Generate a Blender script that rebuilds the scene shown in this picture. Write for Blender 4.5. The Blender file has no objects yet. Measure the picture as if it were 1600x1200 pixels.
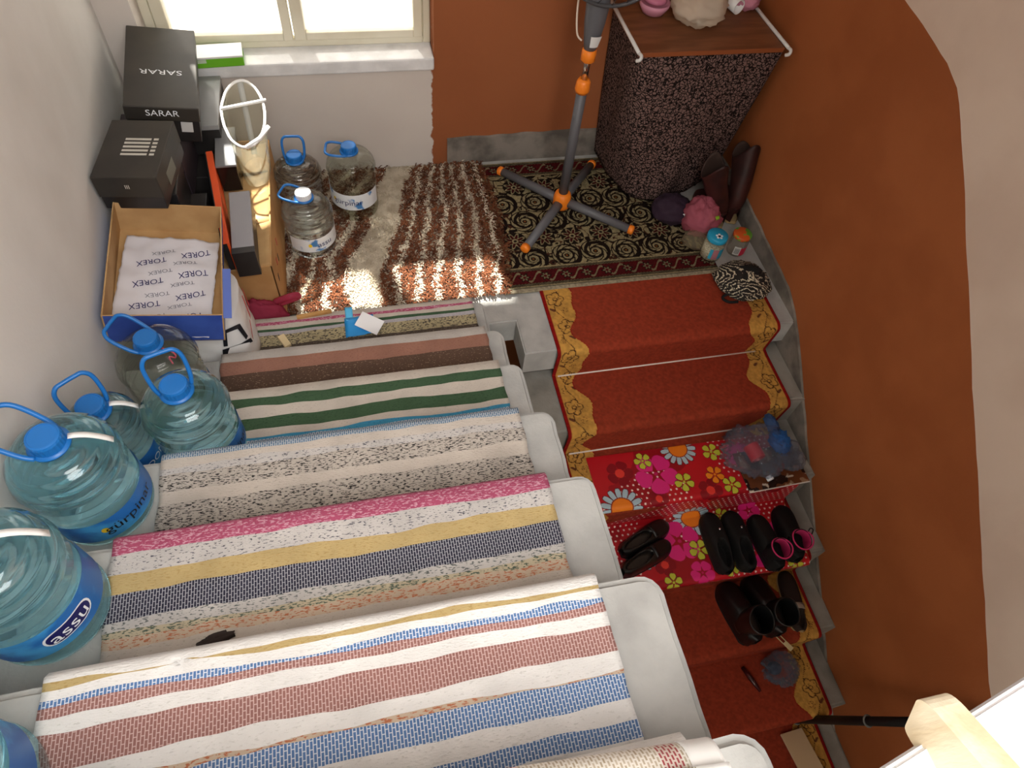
import bpy, bmesh, math, random
import numpy as np
from mathutils import Vector, Matrix, noise as mnoise
random.seed(7); rng = np.random.default_rng(7)
PI = math.pi
sc = bpy.context.scene
COL = sc.collection

# ------------------------------------------------------------------ camera
CAM_POS = (-0.3992, -1.6345, 2.0874)
CAM_ROT = ((0.975149, -0.204995, 0.084032), (-0.123915, -0.819074, -0.560145), (0.183655, 0.535812, -0.824122))      # right, down, forward
cd = bpy.data.cameras.new('camera'); cam = bpy.data.objects.new('camera', cd); COL.objects.link(cam)
r_, d_, f_ = [Vector(v) for v in CAM_ROT]
cam.matrix_world = Matrix((( r_.x, -d_.x, -f_.x, CAM_POS[0]), (r_.y, -d_.y, -f_.y, CAM_POS[1]), (r_.z, -d_.z, -f_.z, CAM_POS[2]), (0, 0, 0, 1)))
cd.sensor_fit = 'HORIZONTAL'; cd.sensor_width = 36.0; cd.lens = 24.0; cd.clip_start = 0.01
sc.camera = cam

# ------------------------------------------------------------------ light
w = bpy.data.worlds.new('sky'); sc.world = w; w.use_nodes = True
bg = w.node_tree.nodes['Background']; bg.inputs[0].default_value = (0.97, 0.96, 0.98, 1); bg.inputs[1].default_value = 0.42
sd = bpy.data.lights.new('sun', 'SUN'); sd.energy = 26.0; sd.angle = 0.03; sd.color = (1.0, 0.95, 0.86)
sun = bpy.data.objects.new('sun', sd); COL.objects.link(sun)
sun.rotation_euler = Vector((0.17, -0.62, -1.0)).to_track_quat('-Z', 'Y').to_euler()
sun.location = (-1.5, 4, 6)
ad = bpy.data.lights.new('upstairs_window_light', 'AREA'); ad.shape = 'RECTANGLE'; ad.size = 1.2; ad.size_y = 1.1; ad.energy = 49; ad.color = (1.0, 0.965, 0.93)
al = bpy.data.objects.new('upstairs_window_light', ad); COL.objects.link(al)
al.location = (-0.1, -2.3, 2.65)
al.rotation_euler = (Vector((-0.35, -0.9, 0.9)) - Vector(al.location)).to_track_quat('-Z', 'Y').to_euler()
sc.view_settings.view_transform = 'Standard'; sc.view_settings.look = 'None'
sc.view_settings.gamma = 1.0; sc.view_settings.use_curve_mapping = False
sc.view_settings.exposure = 0.0

# ------------------------------------------------------------------ helpers
def lin(c):
    return tuple((x / 255 / 12.92) if x / 255 <= 0.04045 else ((x / 255 + 0.055) / 1.055) ** 2.4 for x in c[:3]) + (1,)
MATS = {}
def mat(name, color, rough=0.65, spec=0.4, metal=0.0, c2=None, nscale=8.0, lo=0.4, hi=0.6, stretch=(1, 1, 1), bump=0.0, bscale=60.0, bdist=0.004, trans=0.0, coat=0.0, detail=4.0, kind='noise', sheen=0.0):
    if name in MATS: return MATS[name]
    m = bpy.data.materials.new(name); m.use_nodes = True; MATS[name] = m
    nt = m.node_tree; b = nt.nodes['Principled BSDF']
    b.inputs['Base Color'].default_value = lin(color); b.inputs['Roughness'].default_value = rough
    b.inputs['Specular IOR Level'].default_value = spec; b.inputs['Metallic'].default_value = metal
    b.inputs['Coat Weight'].default_value = coat; b.inputs['Sheen Weight'].default_value = sheen
    tc = nt.nodes.new('ShaderNodeTexCoord'); mp = nt.nodes.new('ShaderNodeMapping'); mp.inputs['Scale'].default_value = stretch
    nt.links.new(tc.outputs['Object'], mp.inputs[0])
    if c2 is not None:
        if kind == 'noise':
            n = nt.nodes.new('ShaderNodeTexNoise'); n.inputs['Scale'].default_value = nscale; n.inputs['Detail'].default_value = detail; out = n.outputs['Fac']
        elif kind == 'edge':
            n = nt.nodes.new('ShaderNodeTexVoronoi'); n.feature = 'DISTANCE_TO_EDGE'; n.inputs['Scale'].default_value = nscale; out = n.outputs['Distance']
        nt.links.new(mp.outputs[0], n.inputs['Vector'])
        cr = nt.nodes.new('ShaderNodeMapRange'); cr.inputs[1].default_value = lo; cr.inputs[2].default_value = hi
        nt.links.new(out, cr.inputs[0])
        mx = nt.nodes.new('ShaderNodeMix'); mx.data_type = 'RGBA'
        mx.inputs[6].default_value = lin(color); mx.inputs[7].default_value = lin(c2)
        nt.links.new(cr.outputs[0], mx.inputs[0]); nt.links.new(mx.outputs[2], b.inputs['Base Color'])
    if bump:
        n2 = nt.nodes.new('ShaderNodeTexNoise'); n2.inputs['Scale'].default_value = bscale; n2.inputs['Detail'].default_value = 5
        nt.links.new(mp.outputs[0], n2.inputs['Vector'])
        bp = nt.nodes.new('ShaderNodeBump'); bp.inputs['Strength'].default_value = bump; bp.inputs['Distance'].default_value = bdist
        nt.links.new(n2.outputs['Fac'], bp.inputs['Height']); nt.links.new(bp.outputs[0], b.inputs['Normal'])
    return m
def mat_rag(name, base, fleck=None, amt=0.5, fx=130, fy=380, brick=False):
    """woven rag stripe: flecks of a second yarn and a fine weave relief"""
    m = bpy.data.materials.new(name); m.use_nodes = True; MATS[name] = m
    nt = m.node_tree; N = nt.nodes; L = nt.links; b = N['Principled BSDF']
    b.inputs['Roughness'].default_value = 0.95; b.inputs['Specular IOR Level'].default_value = 0.1
    b.inputs['Base Color'].default_value = lin(base)
    tc = N.new('ShaderNodeTexCoord'); mp = N.new('ShaderNodeMapping'); L.new(tc.outputs['Object'], mp.inputs[0])
    mp.inputs['Scale'].default_value = (fx, fy, fy)
    var = N.new('ShaderNodeTexNoise'); var.inputs['Scale'].default_value = 14; L.new(tc.outputs['Object'], var.inputs['Vector'])
    m0 = N.new('ShaderNodeMix'); m0.data_type = 'RGBA'; m0.inputs[6].default_value = lin([c * 0.86 for c in base]); m0.inputs[7].default_value = lin([min(255, c * 1.06) for c in base])
    L.new(var.outputs['Fac'], m0.inputs[0]); last = m0.outputs[2]
    if fleck is not None:
        if brick:
            bt = N.new('ShaderNodeTexBrick'); bt.inputs['Scale'].default_value = 1.0
            mp2 = N.new('ShaderNodeMapping'); L.new(tc.outputs['Object'], mp2.inputs[0]); mp2.inputs['Rotation'].default_value = (0, 0, PI / 2)
            L.new(mp2.outputs[0], bt.inputs['Vector'])
            bt.inputs['Brick Width'].default_value = 0.011; bt.inputs['Row Height'].default_value = 0.0048; bt.inputs['Mortar Size'].default_value = amt * 0.0022; bt.inputs['Mortar Smooth'].default_value = 0.3
            fac = bt.outputs['Fac']
        else:
            n = N.new('ShaderNodeTexNoise'); n.inputs['Scale'].default_value = 1.0; n.inputs['Detail'].default_value = 2.0; L.new(mp.outputs[0], n.inputs['Vector'])
            mr = N.new('ShaderNodeMapRange'); t = 0.72 - 0.34 * amt; mr.inputs[1].default_value = t; mr.inputs[2].default_value = t + 0.05
            L.new(n.outputs['Fac'], mr.inputs[0]); fac = mr.outputs[0]
        mx = N.new('ShaderNodeMix'); mx.data_type = 'RGBA'; mx.inputs[7].default_value = lin(fleck); L.new(last, mx.inputs[6]); L.new(fac, mx.inputs[0]); last = mx.outputs[2]
    L.new(last, b.inputs['Base Color'])
    nb = N.new('ShaderNodeTexNoise'); nb.inputs['Scale'].default_value = 1.0; L.new(mp.outputs[0], nb.inputs['Vector'])
    bp = N.new('ShaderNodeBump'); bp.inputs['Strength'].default_value = 0.55; bp.inputs['Distance'].default_value = 0.003
    L.new(nb.outputs['Fac'], bp.inputs['Height']); L.new(bp.outputs[0], b.inputs['Normal'])
    return m
def mat_vcol(name, rough=0.9, spec=0.2, bump=0.3, bscale=400, coat=0.0):
    m = bpy.data.materials.new(name); m.use_nodes = True; nt = m.node_tree; b = nt.nodes['Principled BSDF']
    a = nt.nodes.new('ShaderNodeVertexColor'); a.layer_name = 'Col'
    n = nt.nodes.new('ShaderNodeTexNoise'); n.inputs['Scale'].default_value = bscale
    tc = nt.nodes.new('ShaderNodeTexCoord'); nt.links.new(tc.outputs['Object'], n.inputs['Vector'])
    bp = nt.nodes.new('ShaderNodeBump'); bp.inputs['Strength'].default_value = bump; bp.inputs['Distance'].default_value = 0.003
    nt.links.new(n.outputs['Fac'], bp.inputs['Height']); nt.links.new(bp.outputs[0], b.inputs['Normal'])
    nt.links.new(a.outputs['Color'], b.inputs['Base Color'])
    b.inputs['Roughness'].default_value = rough; b.inputs['Specular IOR Level'].default_value = spec; b.inputs['Coat Weight'].default_value = coat
    return m
def mat_clear(name, tint, glossy=0.25, ior=1.33, see=0.6, rough=0.03, body=None, bodyfac=0.0):
    """clear plastic or water: part straight see-through, part refracting glass, optional milky film"""
    m = bpy.data.materials.new(name); m.use_nodes = True; nt = m.node_tree; N = nt.nodes; L = nt.links
    N.remove(N['Principled BSDF']); o = N['Material Output']
    t = N.new('ShaderNodeBsdfTransparent'); t.inputs[0].default_value = tint + (1,)
    g = N.new('ShaderNodeBsdfGlass'); g.inputs['Color'].default_value = tuple(min(1, c * 1.05) for c in tint) + (1,); g.inputs['IOR'].default_value = ior; g.inputs['Roughness'].default_value = rough
    a = N.new('ShaderNodeMixShader'); a.inputs[0].default_value = 1 - see; L.new(t.outputs[0], a.inputs[1]); L.new(g.outputs[0], a.inputs[2])
    gl = N.new('ShaderNodeBsdfGlossy'); gl.inputs['Roughness'].default_value = 0.08
    fr = N.new('ShaderNodeFresnel'); fr.inputs[0].default_value = 1.0 + glossy * 2
    ge = N.new('ShaderNodeNewGeometry'); sb = N.new('ShaderNodeMath'); sb.operation = 'SUBTRACT'; sb.inputs[0].default_value = 1.0; L.new(ge.outputs['Backfacing'], sb.inputs[1])
    mu = N.new('ShaderNodeMath'); mu.operation = 'MULTIPLY'; L.new(fr.outputs[0], mu.inputs[0]); L.new(sb.outputs[0], mu.inputs[1])
    b = N.new('ShaderNodeMixShader'); L.new(mu.outputs[0], b.inputs[0]); L.new(a.outputs[0], b.inputs[1]); L.new(gl.outputs[0], b.inputs[2])
    last = b
    if body is not None:
        d = N.new('ShaderNodeBsdfDiffuse'); d.inputs[0].default_value = lin(body)
        tr = N.new('ShaderNodeBsdfTranslucent'); tr.inputs[0].default_value = lin(body)
        dm = N.new('ShaderNodeMixShader'); dm.inputs[0].default_value = 0.4; L.new(d.outputs[0], dm.inputs[1]); L.new(tr.outputs[0], dm.inputs[2])
        c = N.new('ShaderNodeMixShader'); c.inputs[0].default_value = bodyfac; L.new(last.outputs[0], c.inputs[1]); L.new(dm.outputs[0], c.inputs[2]); last = c
    L.new(last.outputs[0], o.inputs[0])
    return m

def setp(o, label=None, cat=None, group=None, kind=None):
    if label: o['label'] = label
    if cat: o['category'] = cat
    if group: o['group'] = group
    if kind: o['kind'] = kind
    return o
def thing(name, label, cat, loc=(0, 0, 0), rot=(0, 0, 0), group=None):
    o = bpy.data.objects.new(name, None); COL.objects.link(o); o.location = loc; o.rotation_euler = rot; o.empty_display_size = 0.05
    return setp(o, label, cat, group)
def link(name, me, mats=None, parent=None, smooth=False):
    if mats is not None:
        for m in (mats if isinstance(mats, (list, tuple)) else [mats]): me.materials.append(m)
    if smooth: me.polygons.foreach_set('use_smooth', [True] * len(me.polygons))
    o = bpy.data.objects.new(name, me); COL.objects.link(o)
    if parent: o.parent = parent
    return o
def mesh(name, V, F, mats=None, parent=None, smooth=False, mi=None):
    me = bpy.data.meshes.new(name); me.from_pydata([tuple(v) for v in V], [], [tuple(f) for f in F])
    o = link(name, me, mats, parent, smooth)
    if mi is not None: me.polygons.foreach_set('material_index', list(mi))
    me.update(); return o
def bmobj(name, bm, mats=None, parent=None, smooth=False):
    bmesh.ops.recalc_face_normals(bm, faces=bm.faces[:])
    me = bpy.data.meshes.new(name); bm.to_mesh(me); bm.free(); return link(name, me, mats, parent, smooth)
def add_box(bm, lo, hi, bev=0.0, seg=2, M=None, mi=0):
    r = bmesh.ops.create_cube(bm, size=1.0); vs = r['verts']
    for v in vs: v.co = Vector([lo[i] + (v.co[i] + 0.5) * (hi[i] - lo[i]) for i in range(3)])
    fs = list({f for v in vs for f in v.link_faces})
    for f in fs: f.material_index = mi
    if bev:
        es = list({e for f in fs for e in f.edges})
        g = bmesh.ops.bevel(bm, geom=es + vs, offset=bev, segments=seg, affect='EDGES', profile=0.5)
        vs = list({v for f in g['faces'] for v in f.verts} | {v for v in vs if v.is_valid})
    if M is not None:
        for v in vs: v.co = M @ v.co
    return vs
def box(name, lo, hi, m, parent=None, bev=0.003, seg=2, M=None):
    bm = bmesh.new(); add_box(bm, lo, hi, bev, seg, M); return bmobj(name, bm, m, parent)
def grid(name, P, mats, parent=None, closed_u=False, smooth=True, mi=None, cap0=False, cap1=False):
    """P[v][u] grid of points"""
    nv = len(P); nu = len(P[0]); V = [p for row in P for p in row]; F = []
    for j in range(nv - 1):
        for i in range(nu if closed_u else nu - 1):
            F.append((j * nu + i, j * nu + (i + 1) % nu, (j + 1) * nu + (i + 1) % nu, (j + 1) * nu + i))
    if cap0: F.append(tuple(range(nu))[::-1])
    if cap1: F.append(tuple((nv - 1) * nu + i for i in range(nu)))
    return mesh(name, V, F, mats, parent, smooth, mi)
def lathe(name, prof, m, parent=None, seg=32, cap0=True, cap1=True, loc=(0, 0, 0)):
    P = [[(loc[0] + r * math.cos(2 * PI * i / seg), loc[1] + r * math.sin(2 * PI * i / seg), loc[2] + z) for i in range(seg)] for r, z in prof]
    return grid(name, P, m, parent, True, True, cap0=cap0, cap1=cap1)
def tube_rings(pts, r, seg=10, closed=False):
    pts = [Vector(p) for p in pts]; n = len(pts); P = []; up = None
    for i, p in enumerate(pts):
        a = pts[(i - 1) % n] if (i > 0 or closed) else p; b = pts[(i + 1) % n] if (i < n - 1 or closed) else p
        t = (b - a).normalized()
        if up is None: up = Vector((0, 0, 1)) if abs(t.z) < 0.9 else Vector((1, 0, 0))
        s = t.cross(up).normalized(); up = s.cross(t).normalized()
        rr = r[i] if isinstance(r, (list, tuple)) else r
        P.append([p + s * math.cos(2 * PI * k / seg) * rr - up * math.sin(2 * PI * k / seg) * rr for k in range(seg)])
    return P
def tube(name, pts, r, m, parent=None, seg=10, closed=False):
    P = tube_rings(pts, r, seg, closed)
    if closed: P.append(P[0])
    return grid(name, P, m, parent, True, True, cap0=not closed, cap1=not closed)
def smoothpath(pts, n=8):
    """Catmull-Rom through points"""
    pts = [Vector(p) for p in pts]; out = []
    for i in range(len(pts) - 1):
        p0 = pts[max(i - 1, 0)]; p1 = pts[i]; p2 = pts[i + 1]; p3 = pts[min(i + 2, len(pts) - 1)]
        for k in range(n):
            t = k / n
            out.append(0.5 * ((2 * p1) + (p2 - p0) * t + (2 * p0 - 5 * p1 + 4 * p2 - p3) * t * t + (3 * p1 - p0 - 3 * p2 + p3) * t ** 3))
    out.append(pts[-1]); return out
def solid(o, t, off=-1.0):
    md = o.modifiers.new('thickness', 'SOLIDIFY'); md.thickness = t; md.offset = off; return o
def vgrid(name, X, Y, Z, RGB, m, parent=None, smooth=True):
    """dense grid with its print as a colour attribute; arrays [nv,nu]; RGB 0-255 sRGB"""
    nv, nu = X.shape; V = np.stack([X, Y, Z], -1).reshape(-1, 3)
    idx = np.arange(nv * nu).reshape(nv, nu)
    F = np.stack([idx[:-1, :-1], idx[:-1, 1:], idx[1:, 1:], idx[1:, :-1]], -1).reshape(-1, 4)
    me = bpy.data.meshes.new(name)
    me.vertices.add(len(V)); me.vertices.foreach_set('co', V.astype(np.float32).ravel())
    me.loops.add(F.size); me.loops.foreach_set('vertex_index', F.astype(np.int32).ravel())
    me.polygons.add(len(F)); me.polygons.foreach_set('loop_start', np.arange(0, F.size, 4, dtype=np.int32))
    me.update(calc_edges=True)
    c = np.clip(RGB.reshape(-1, 3) / 255.0, 0, 1); c = np.where(c <= 0.04045, c / 12.92, ((c + 0.055) / 1.055) ** 2.4)
    at = me.color_attributes.new('Col', 'FLOAT_COLOR', 'POINT')
    at.data.foreach_set('color', np.concatenate([c, np.ones((len(c), 1))], 1).astype(np.float32).ravel())
    return link(name, me, m, parent, smooth)
_tc = {}
def text_geo(s):
    if s not in _tc:
        cu = bpy.data.curves.new('t', 'FONT'); cu.body = s; cu.align_x = 'CENTER'; cu.align_y = 'CENTER'; cu.size = 1.0; cu.extrude = 0.0; cu.resolution_u = 3
        ob = bpy.data.objects.new('t', cu); COL.objects.link(ob)
        dg = bpy.context.evaluated_depsgraph_get(); me = bpy.data.meshes.new_from_object(ob.evaluated_get(dg))
        _tc[s] = ([v.co.copy() for v in me.vertices], [tuple(p.vertices) for p in me.polygons])
        bpy.data.objects.remove(ob); bpy.data.curves.remove(cu); bpy.data.meshes.remove(me)
    return _tc[s]
def text(name, s, size, M, m, parent=None, sx=1.0):
    V, F = text_geo(s); return mesh(name, [M @ Vector((v.x * size * sx, v.y * size, 0)) for v in V], F, m, parent)
def frame(o, ex, ey):
    ex = Vector(ex).normalized(); ey = Vector(ey); ey = (ey - ex * ey.dot(ex)).normalized(); ez = ex.cross(ey)
    return Matrix(((ex.x, ey.x, ez.x, o[0]), (ex.y, ey.y, ez.y, o[1]), (ex.z, ey.z, ez.z, o[2]), (0, 0, 0, 1)))
def nz(x, y, z=0.0): return mnoise.noise(Vector((x, y, z)))
def n2(X, Y, seed=0, oct=3):
    """value noise on arrays, 0..1"""
    out = 0; a = 1.0; tot = 0
    r = np.random.default_rng(seed); T = r.random((64, 64))
    for o in range(oct):
        x = X * 2 ** o; y = Y * 2 ** o; xi = np.floor(x).astype(int); yi = np.floor(y).astype(int); fx = x - xi; fy = y - yi
        fx = fx * fx * (3 - 2 * fx); fy = fy * fy * (3 - 2 * fy)
        g = lambda i, j: T[(yi + j) % 64, (xi + i) % 64]
        out = out + a * ((g(0, 0) * (1 - fx) + g(1, 0) * fx) * (1 - fy) + (g(0, 1) * (1 - fx) + g(1, 1) * fx) * fy); tot += a; a *= 0.5
    return out / tot
def blob(name, c, rad, m, parent=None, amp=0.25, fs=3.0, seed=0, flat=None, nu=40, nv=26, ridge=True):
    """crumpled bag-like closed body; flat = z below which it is pressed level"""
    P = []
    for j in range(nv + 1):
        th = PI * j / nv; row = []
        for i in range(nu):
            ph = 2 * PI * i / nu; d = Vector((math.sin(th) * math.cos(ph), math.sin(th) * math.sin(ph), math.cos(th)))
            q = d * fs + Vector((seed * 7.3, seed * 3.1, 0)); v = mnoise.noise(q)
            if ridge: v = 0.4 * v + 0.6 * (0.35 - abs(mnoise.noise(q * 1.7))) + 0.3 * (0.3 - abs(mnoise.noise(q * 3.6)))
            if nu >= 48: v += .30 * (0.3 - abs(mnoise.noise(q * 6.5))) + .18 * mnoise.noise(q * 11)
            s = 1 + amp * v
            p = Vector((c[0] + d.x * rad[0] * s, c[1] + d.y * rad[1] * s, c[2] + d.z * rad[2] * s))
            if flat is not None and p.z < flat: p.z = flat
            row.append(p)
        P.append(row)
    return grid(name, P, m, parent, True, True)

# ------------------------------------------------------------------ measures of the place
LY = [None, -.01, -.28, -.52, -.798, -1.06, -1.336, -1.594, -1.86]       # nosings of the flight going up
LZ = [None, .18, .35, .49, .672, .837, 1.02, 1.193, 1.363]
def RY(k): return -.13 - .268 * k                                           # riser k of the flight going down
H = .17
XR = 1.30; YB = 1.0
def xw(y): return -1.22 + 0.12 * (1 - y) / 1.95                              # left wall is a little out of square

# ------------------------------------------------------------------ setting materials
PLASTER = mat('white_plaster', (228, 226, 222), 0.9, 0.2, c2=(216, 213, 208), nscale=3, lo=.45, hi=.75, bump=.25, bscale=90, bdist=.002)
CREAM = mat('cream_paint', (222, 202, 186), 0.85, 0.25, c2=(212, 190, 174), nscale=2.5, bump=.2, bscale=80, bdist=.002)
ORANGE = mat('orange_paint', (164, 94, 52), 0.7, 0.3, c2=(154, 86, 46), nscale=3.5, bump=.25, bscale=120, bdist=.002)
CONC = mat('grey_concrete', (178, 177, 173), 0.85, 0.25, c2=(150, 149, 146), nscale=11, lo=.4, hi=.8, bump=.5, bscale=130, bdist=.002, detail=8)
CEMENT = mat('cement_skirting', (138, 130, 121), 0.85, 0.2, c2=(102, 96, 89), nscale=9, bump=.5, bscale=70)
FRAME = mat('cream_window_paint', (232, 226, 205), 0.5, 0.4, c2=(222, 214, 190), nscale=6)
WHITE = mat('white_plastic', (236, 236, 234), 0.45, 0.5)
BLACK = mat('black_rubber', (16, 16, 17), 0.5, 0.4)

# back wall with the window opening, white left and orange right with a ragged paint edge
def back_mat():
    m = bpy.data.materials.new('back_wall_paint'); m.use_nodes = True; nt = m.node_tree; N = nt.nodes; L = nt.links; b = N['Principled BSDF']
    tc = N.new('ShaderNodeTexCoord'); sep = N.new('ShaderNodeSeparateXYZ'); L.new(tc.outputs['Object'], sep.inputs[0])
    n = N.new('ShaderNodeTexNoise'); n.inputs['Scale'].default_value = 22; n.inputs['Detail'].default_value = 6; L.new(tc.outputs['Object'], n.inputs['Vector'])
    a = N.new('ShaderNodeMath'); a.operation = 'MULTIPLY_ADD'; a.inputs[1].default_value = 0.05; L.new(n.outputs['Fac'], a.inputs[0]); L.new(sep.outputs[0], a.inputs[2])
    mr = N.new('ShaderNodeMapRange'); mr.inputs[1].default_value = -0.024; mr.inputs[2].default_value = -0.018; L.new(a.outputs[0], mr.inputs[0])
    n2_ = N.new('ShaderNodeTexNoise'); n2_.inputs['Scale'].default_value = 3; L.new(tc.outputs['Object'], n2_.inputs['Vector'])
    w1 = N.new('ShaderNodeMix'); w1.data_type = 'RGBA'; w1.inputs[6].default_value = lin((224, 216, 208)); w1.inputs[7].default_value = lin((206, 196, 188)); L.new(n2_.outputs['Fac'], w1.inputs[0])
    w2 = N.new('ShaderNodeMix'); w2.data_type = 'RGBA'; w2.inputs[6].default_value = lin((160, 96, 60)); w2.inputs[7].default_value = lin((148, 86, 52)); L.new(n2_.outputs['Fac'], w2.inputs[0])
    mx = N.new('ShaderNodeMix'); mx.data_type = 'RGBA'; L.new(mr.outputs[0], mx.inputs[0]); L.new(w1.outputs[2], mx.inputs[6]); L.new(w2.outputs[2], mx.inputs[7])
    L.new(mx.outputs[2], b.inputs['Base Color']); b.inputs['Roughness'].default_value = .85; b.inputs['Specular IOR Level'].default_value = .2
    bp = N.new('ShaderNodeBump'); bp.inputs['Strength'].default_value = .3; bp.inputs['Distance'].default_value = .004; L.new(n.outputs['Fac'], bp.inputs['Height']); L.new(bp.outputs[0], b.inputs['Normal'])
    return m
WX0, WX1, WZ0, WZ1 = -1.10, -.035, .47, 1.78
YO = YB + .24
bm = bmesh.new()
add_box(bm, (-1.40, YB, -2.3), (WX0, YO, 3.3)); add_box(bm, (WX1, YB, -2.3), (1.5, YO, 3.3))
add_box(bm, (WX0, YB, -2.3), (WX1, YO, WZ0)); add_box(bm, (WX0, YB, WZ1), (WX1, YO, 3.3))
setp(bmobj('wall_back', bm, back_mat()), 'white plaster wall under the window turning orange to the right', 'wall', kind='structure')

# left wall
V = []; 
for y, t in ((1.24, 0), (-4.6, 0)):
    for z in (-2.3, 3.3): V += [(xw(y), y, z), (xw(y) - .2, y, z)]
setp(mesh('wall_left', V, [(0, 4, 6, 2), (1, 3, 7, 5), (0, 2, 3, 1), (4, 5, 7, 6), (2, 6, 7, 3), (0, 1, 5, 4)], PLASTER), 'plain white plaster wall beside the water bottles', 'wall', kind='structure')

# right wall: cream above, orange dado following the flight
TOP = [(1.3, 1.14), (.195, 1.128), (.05, 1.11), (-.08, 1.09), (-.172, 1.055), (-.26, .995), (-.832, .538), (-1.551, -.022), (-2.2, -.45), (-4.6, -2.0)]
BOT = [(1.3, .115), (.5, .12), (.2, .09), (-.02, .065), (-.12, .03), (-.25, -.055), (-.549, -.285), (-.994, -.615), (-1.481, -.975), (-1.7, -1.11), (-4.6, -3.0)]
def pl(tab, y):
    for (a, b), (c, d) in zip(tab, tab[1:]):
        if c <= y <= a: return b + (d - b) * (a - y) / (a - c)
    return tab[-1][1]
ys = [1.24 - i * .04 for i in range(147)]; P = []
for y in ys:
    zt = max(pl(TOP, y) + .006 * nz(y * 9, 3.1) + .003 * nz(y * 40, 1), -1.75)
    P.append([(XR, y, -2.3), (XR, y, zt), (XR, y, 3.3), (XR + .2, y, 3.3), (XR + .2, y, -2.3)])
setp(grid('wall_right', P, [ORANGE, CREAM], smooth=False, mi=[0, 1, 1, 1] * (len(ys) - 1)), 'tall wall with orange dado and cream paint above', 'wall', kind='structure')
P = []
for y in [1.0 - i * .03 for i in range(100)]:
    zt = pl(BOT, y) + .006 * nz(y * 14, 7.7)
    P.append([(XR - .001, y, -2.2 if y < -.9 else zt - .55), (XR - .010, y, -2.2 if y < -.9 else zt - .55), (XR - .009, y, zt - .004), (XR - .001, y, zt)])
setp(grid('baseboard_right', P, CEMENT, smooth=False), 'rough grey cement skirting following the stairs down', 'skirting', kind='structure')
P = []
for i in range(60):
    x = .02 + (1.29 - .02) * i / 59; zt = .135 + .02 * (x / 1.2) + .008 * nz(x * 12, 2.2)
    P.append([(x, YB - .001, -.02), (x, YB - .012, -.02), (x, YB - .011, zt - .004), (x, YB - .001, zt)])
setp(grid('baseboard_back', P, CEMENT, smooth=False), 'rough grey cement skirting under the orange back wall', 'skirting', kind='structure')
setp(box('ceiling', (-1.6, -.7, 3.0), (1.6, 1.3, 3.15), PLASTER, bev=0), 'white ceiling above the landing', 'ceiling', kind='structure')

# landing slab with the well notch
def prism(name, poly, z0, z1, m, parent=None, bev=.008, jit=0.0):
    bm = bmesh.new(); vs = [bm.verts.new((x, y, z1)) for x, y in poly]; f = bm.faces.new(vs)
    r = bmesh.ops.extrude_face_region(bm, geom=[f]); 
    for v in r['geom']:
        if isinstance(v, bmesh.types.BMVert): v.co.z = z0
    bmesh.ops.recalc_face_normals(bm, faces=bm.faces[:])
    if bev:
        es = [e for e in bm.edges if abs(e.verts[0].co.z - z1) < 1e-5 and abs(e.verts[1].co.z - z1) < 1e-5]
        bmesh.ops.bevel(bm, geom=es, offset=bev, segments=3, affect='EDGES')
    return bmobj(name, bm, m, parent)
setp(prism('floor', [(xw(1.0), 1.0), (XR, 1.0), (XR, -.148), (.145, -.148), (.145, .018), (.0, .018), (.0, -.03), (xw(-.03), -.03)], -.125, 0, CONC, bev=.006), 'grey concrete landing slab under the rugs', 'floor', kind='structure')
setp(box('wall_rear', (-1.4, -3.3, -2.3), (1.5, -3.2, 1.38), PLASTER, bev=0), 'plain wall closing the stairwell behind the viewer', 'wall', kind='structure')
setp(box('floor_lower', (-1.4, -4.6, -2.3), (1.5, 1.2, -2.2), CONC, bev=0), 'concrete floor far below the flights', 'floor', kind='structure')

# flight going up to the viewer
up = setp(bpy.data.objects.new('staircase', None), 'bare grey concrete flight climbing towards the viewer under the striped rug', 'staircase', kind='structure'); COL.objects.link(up)
for k in range(1, 9):
    y0 = LY[k]; y1 = (LY[k + 1] if k < 8 else LY[k] - .27) - .05; rc = .035
    poly = [(xw(y0), y0)]
    n = 14
    for i in range(n): 
        x = xw(y0) + (0 - rc - xw(y0)) * (i + 1) / n; poly.append((x, y0 + .0025 * nz(x * 11, k * 3.3)))
    poly += [(-rc + rc * math.sin(a), y0 - rc + rc * math.cos(a)) for a in (PI / 8, PI / 4, 3 * PI / 8)]
    for i in range(9):
        y = y0 - rc + (y1 - y0 + rc) * i / 8; poly.append((.003 * nz(y * 19, k * 1.7) + .002 * nz(y * 60, k), y))
    poly += [(xw(y1), y1)]
    prism('step', poly, LZ[k] - .235, LZ[k], CONC, up, bev=.012)
CONC2 = mat('dark_concrete', (150, 146, 138), 0.9, 0.2, c2=(118, 114, 107), nscale=9, lo=.4, hi=.75, bump=.5, bscale=110, bdist=.002, detail=8)  # concrete in a darker grey for the lower flight
# flight going down from the landing
dn = setp(bpy.data.objects.new('staircase.001', None), 'concrete flight going down beside the orange wall under the red runner', 'staircase', kind='structure'); COL.objects.link(dn)
for k in range(1, 9):
    y0 = RY(k - 1); y1 = RY(k) - .018
    rc = .03
    poly = [(XR, y0 + .02), (.145, y0 + .02)] + [(.145 + .003 * nz(y0 + i * .03, 5.5 * k), y0 + .02 + (y1 + rc - y0 - .02) * i / 7) for i in range(1, 8)]
    poly += [(.145 + rc - rc * math.cos(a), y1 + rc - rc * math.sin(a)) for a in (PI / 8, PI / 4, 3 * PI / 8)] + [(.145 + rc, y1), (XR, y1)]
    prism('step', poly, -H * k - .21, -H * k, CONC2, dn, bev=.012)

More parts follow.
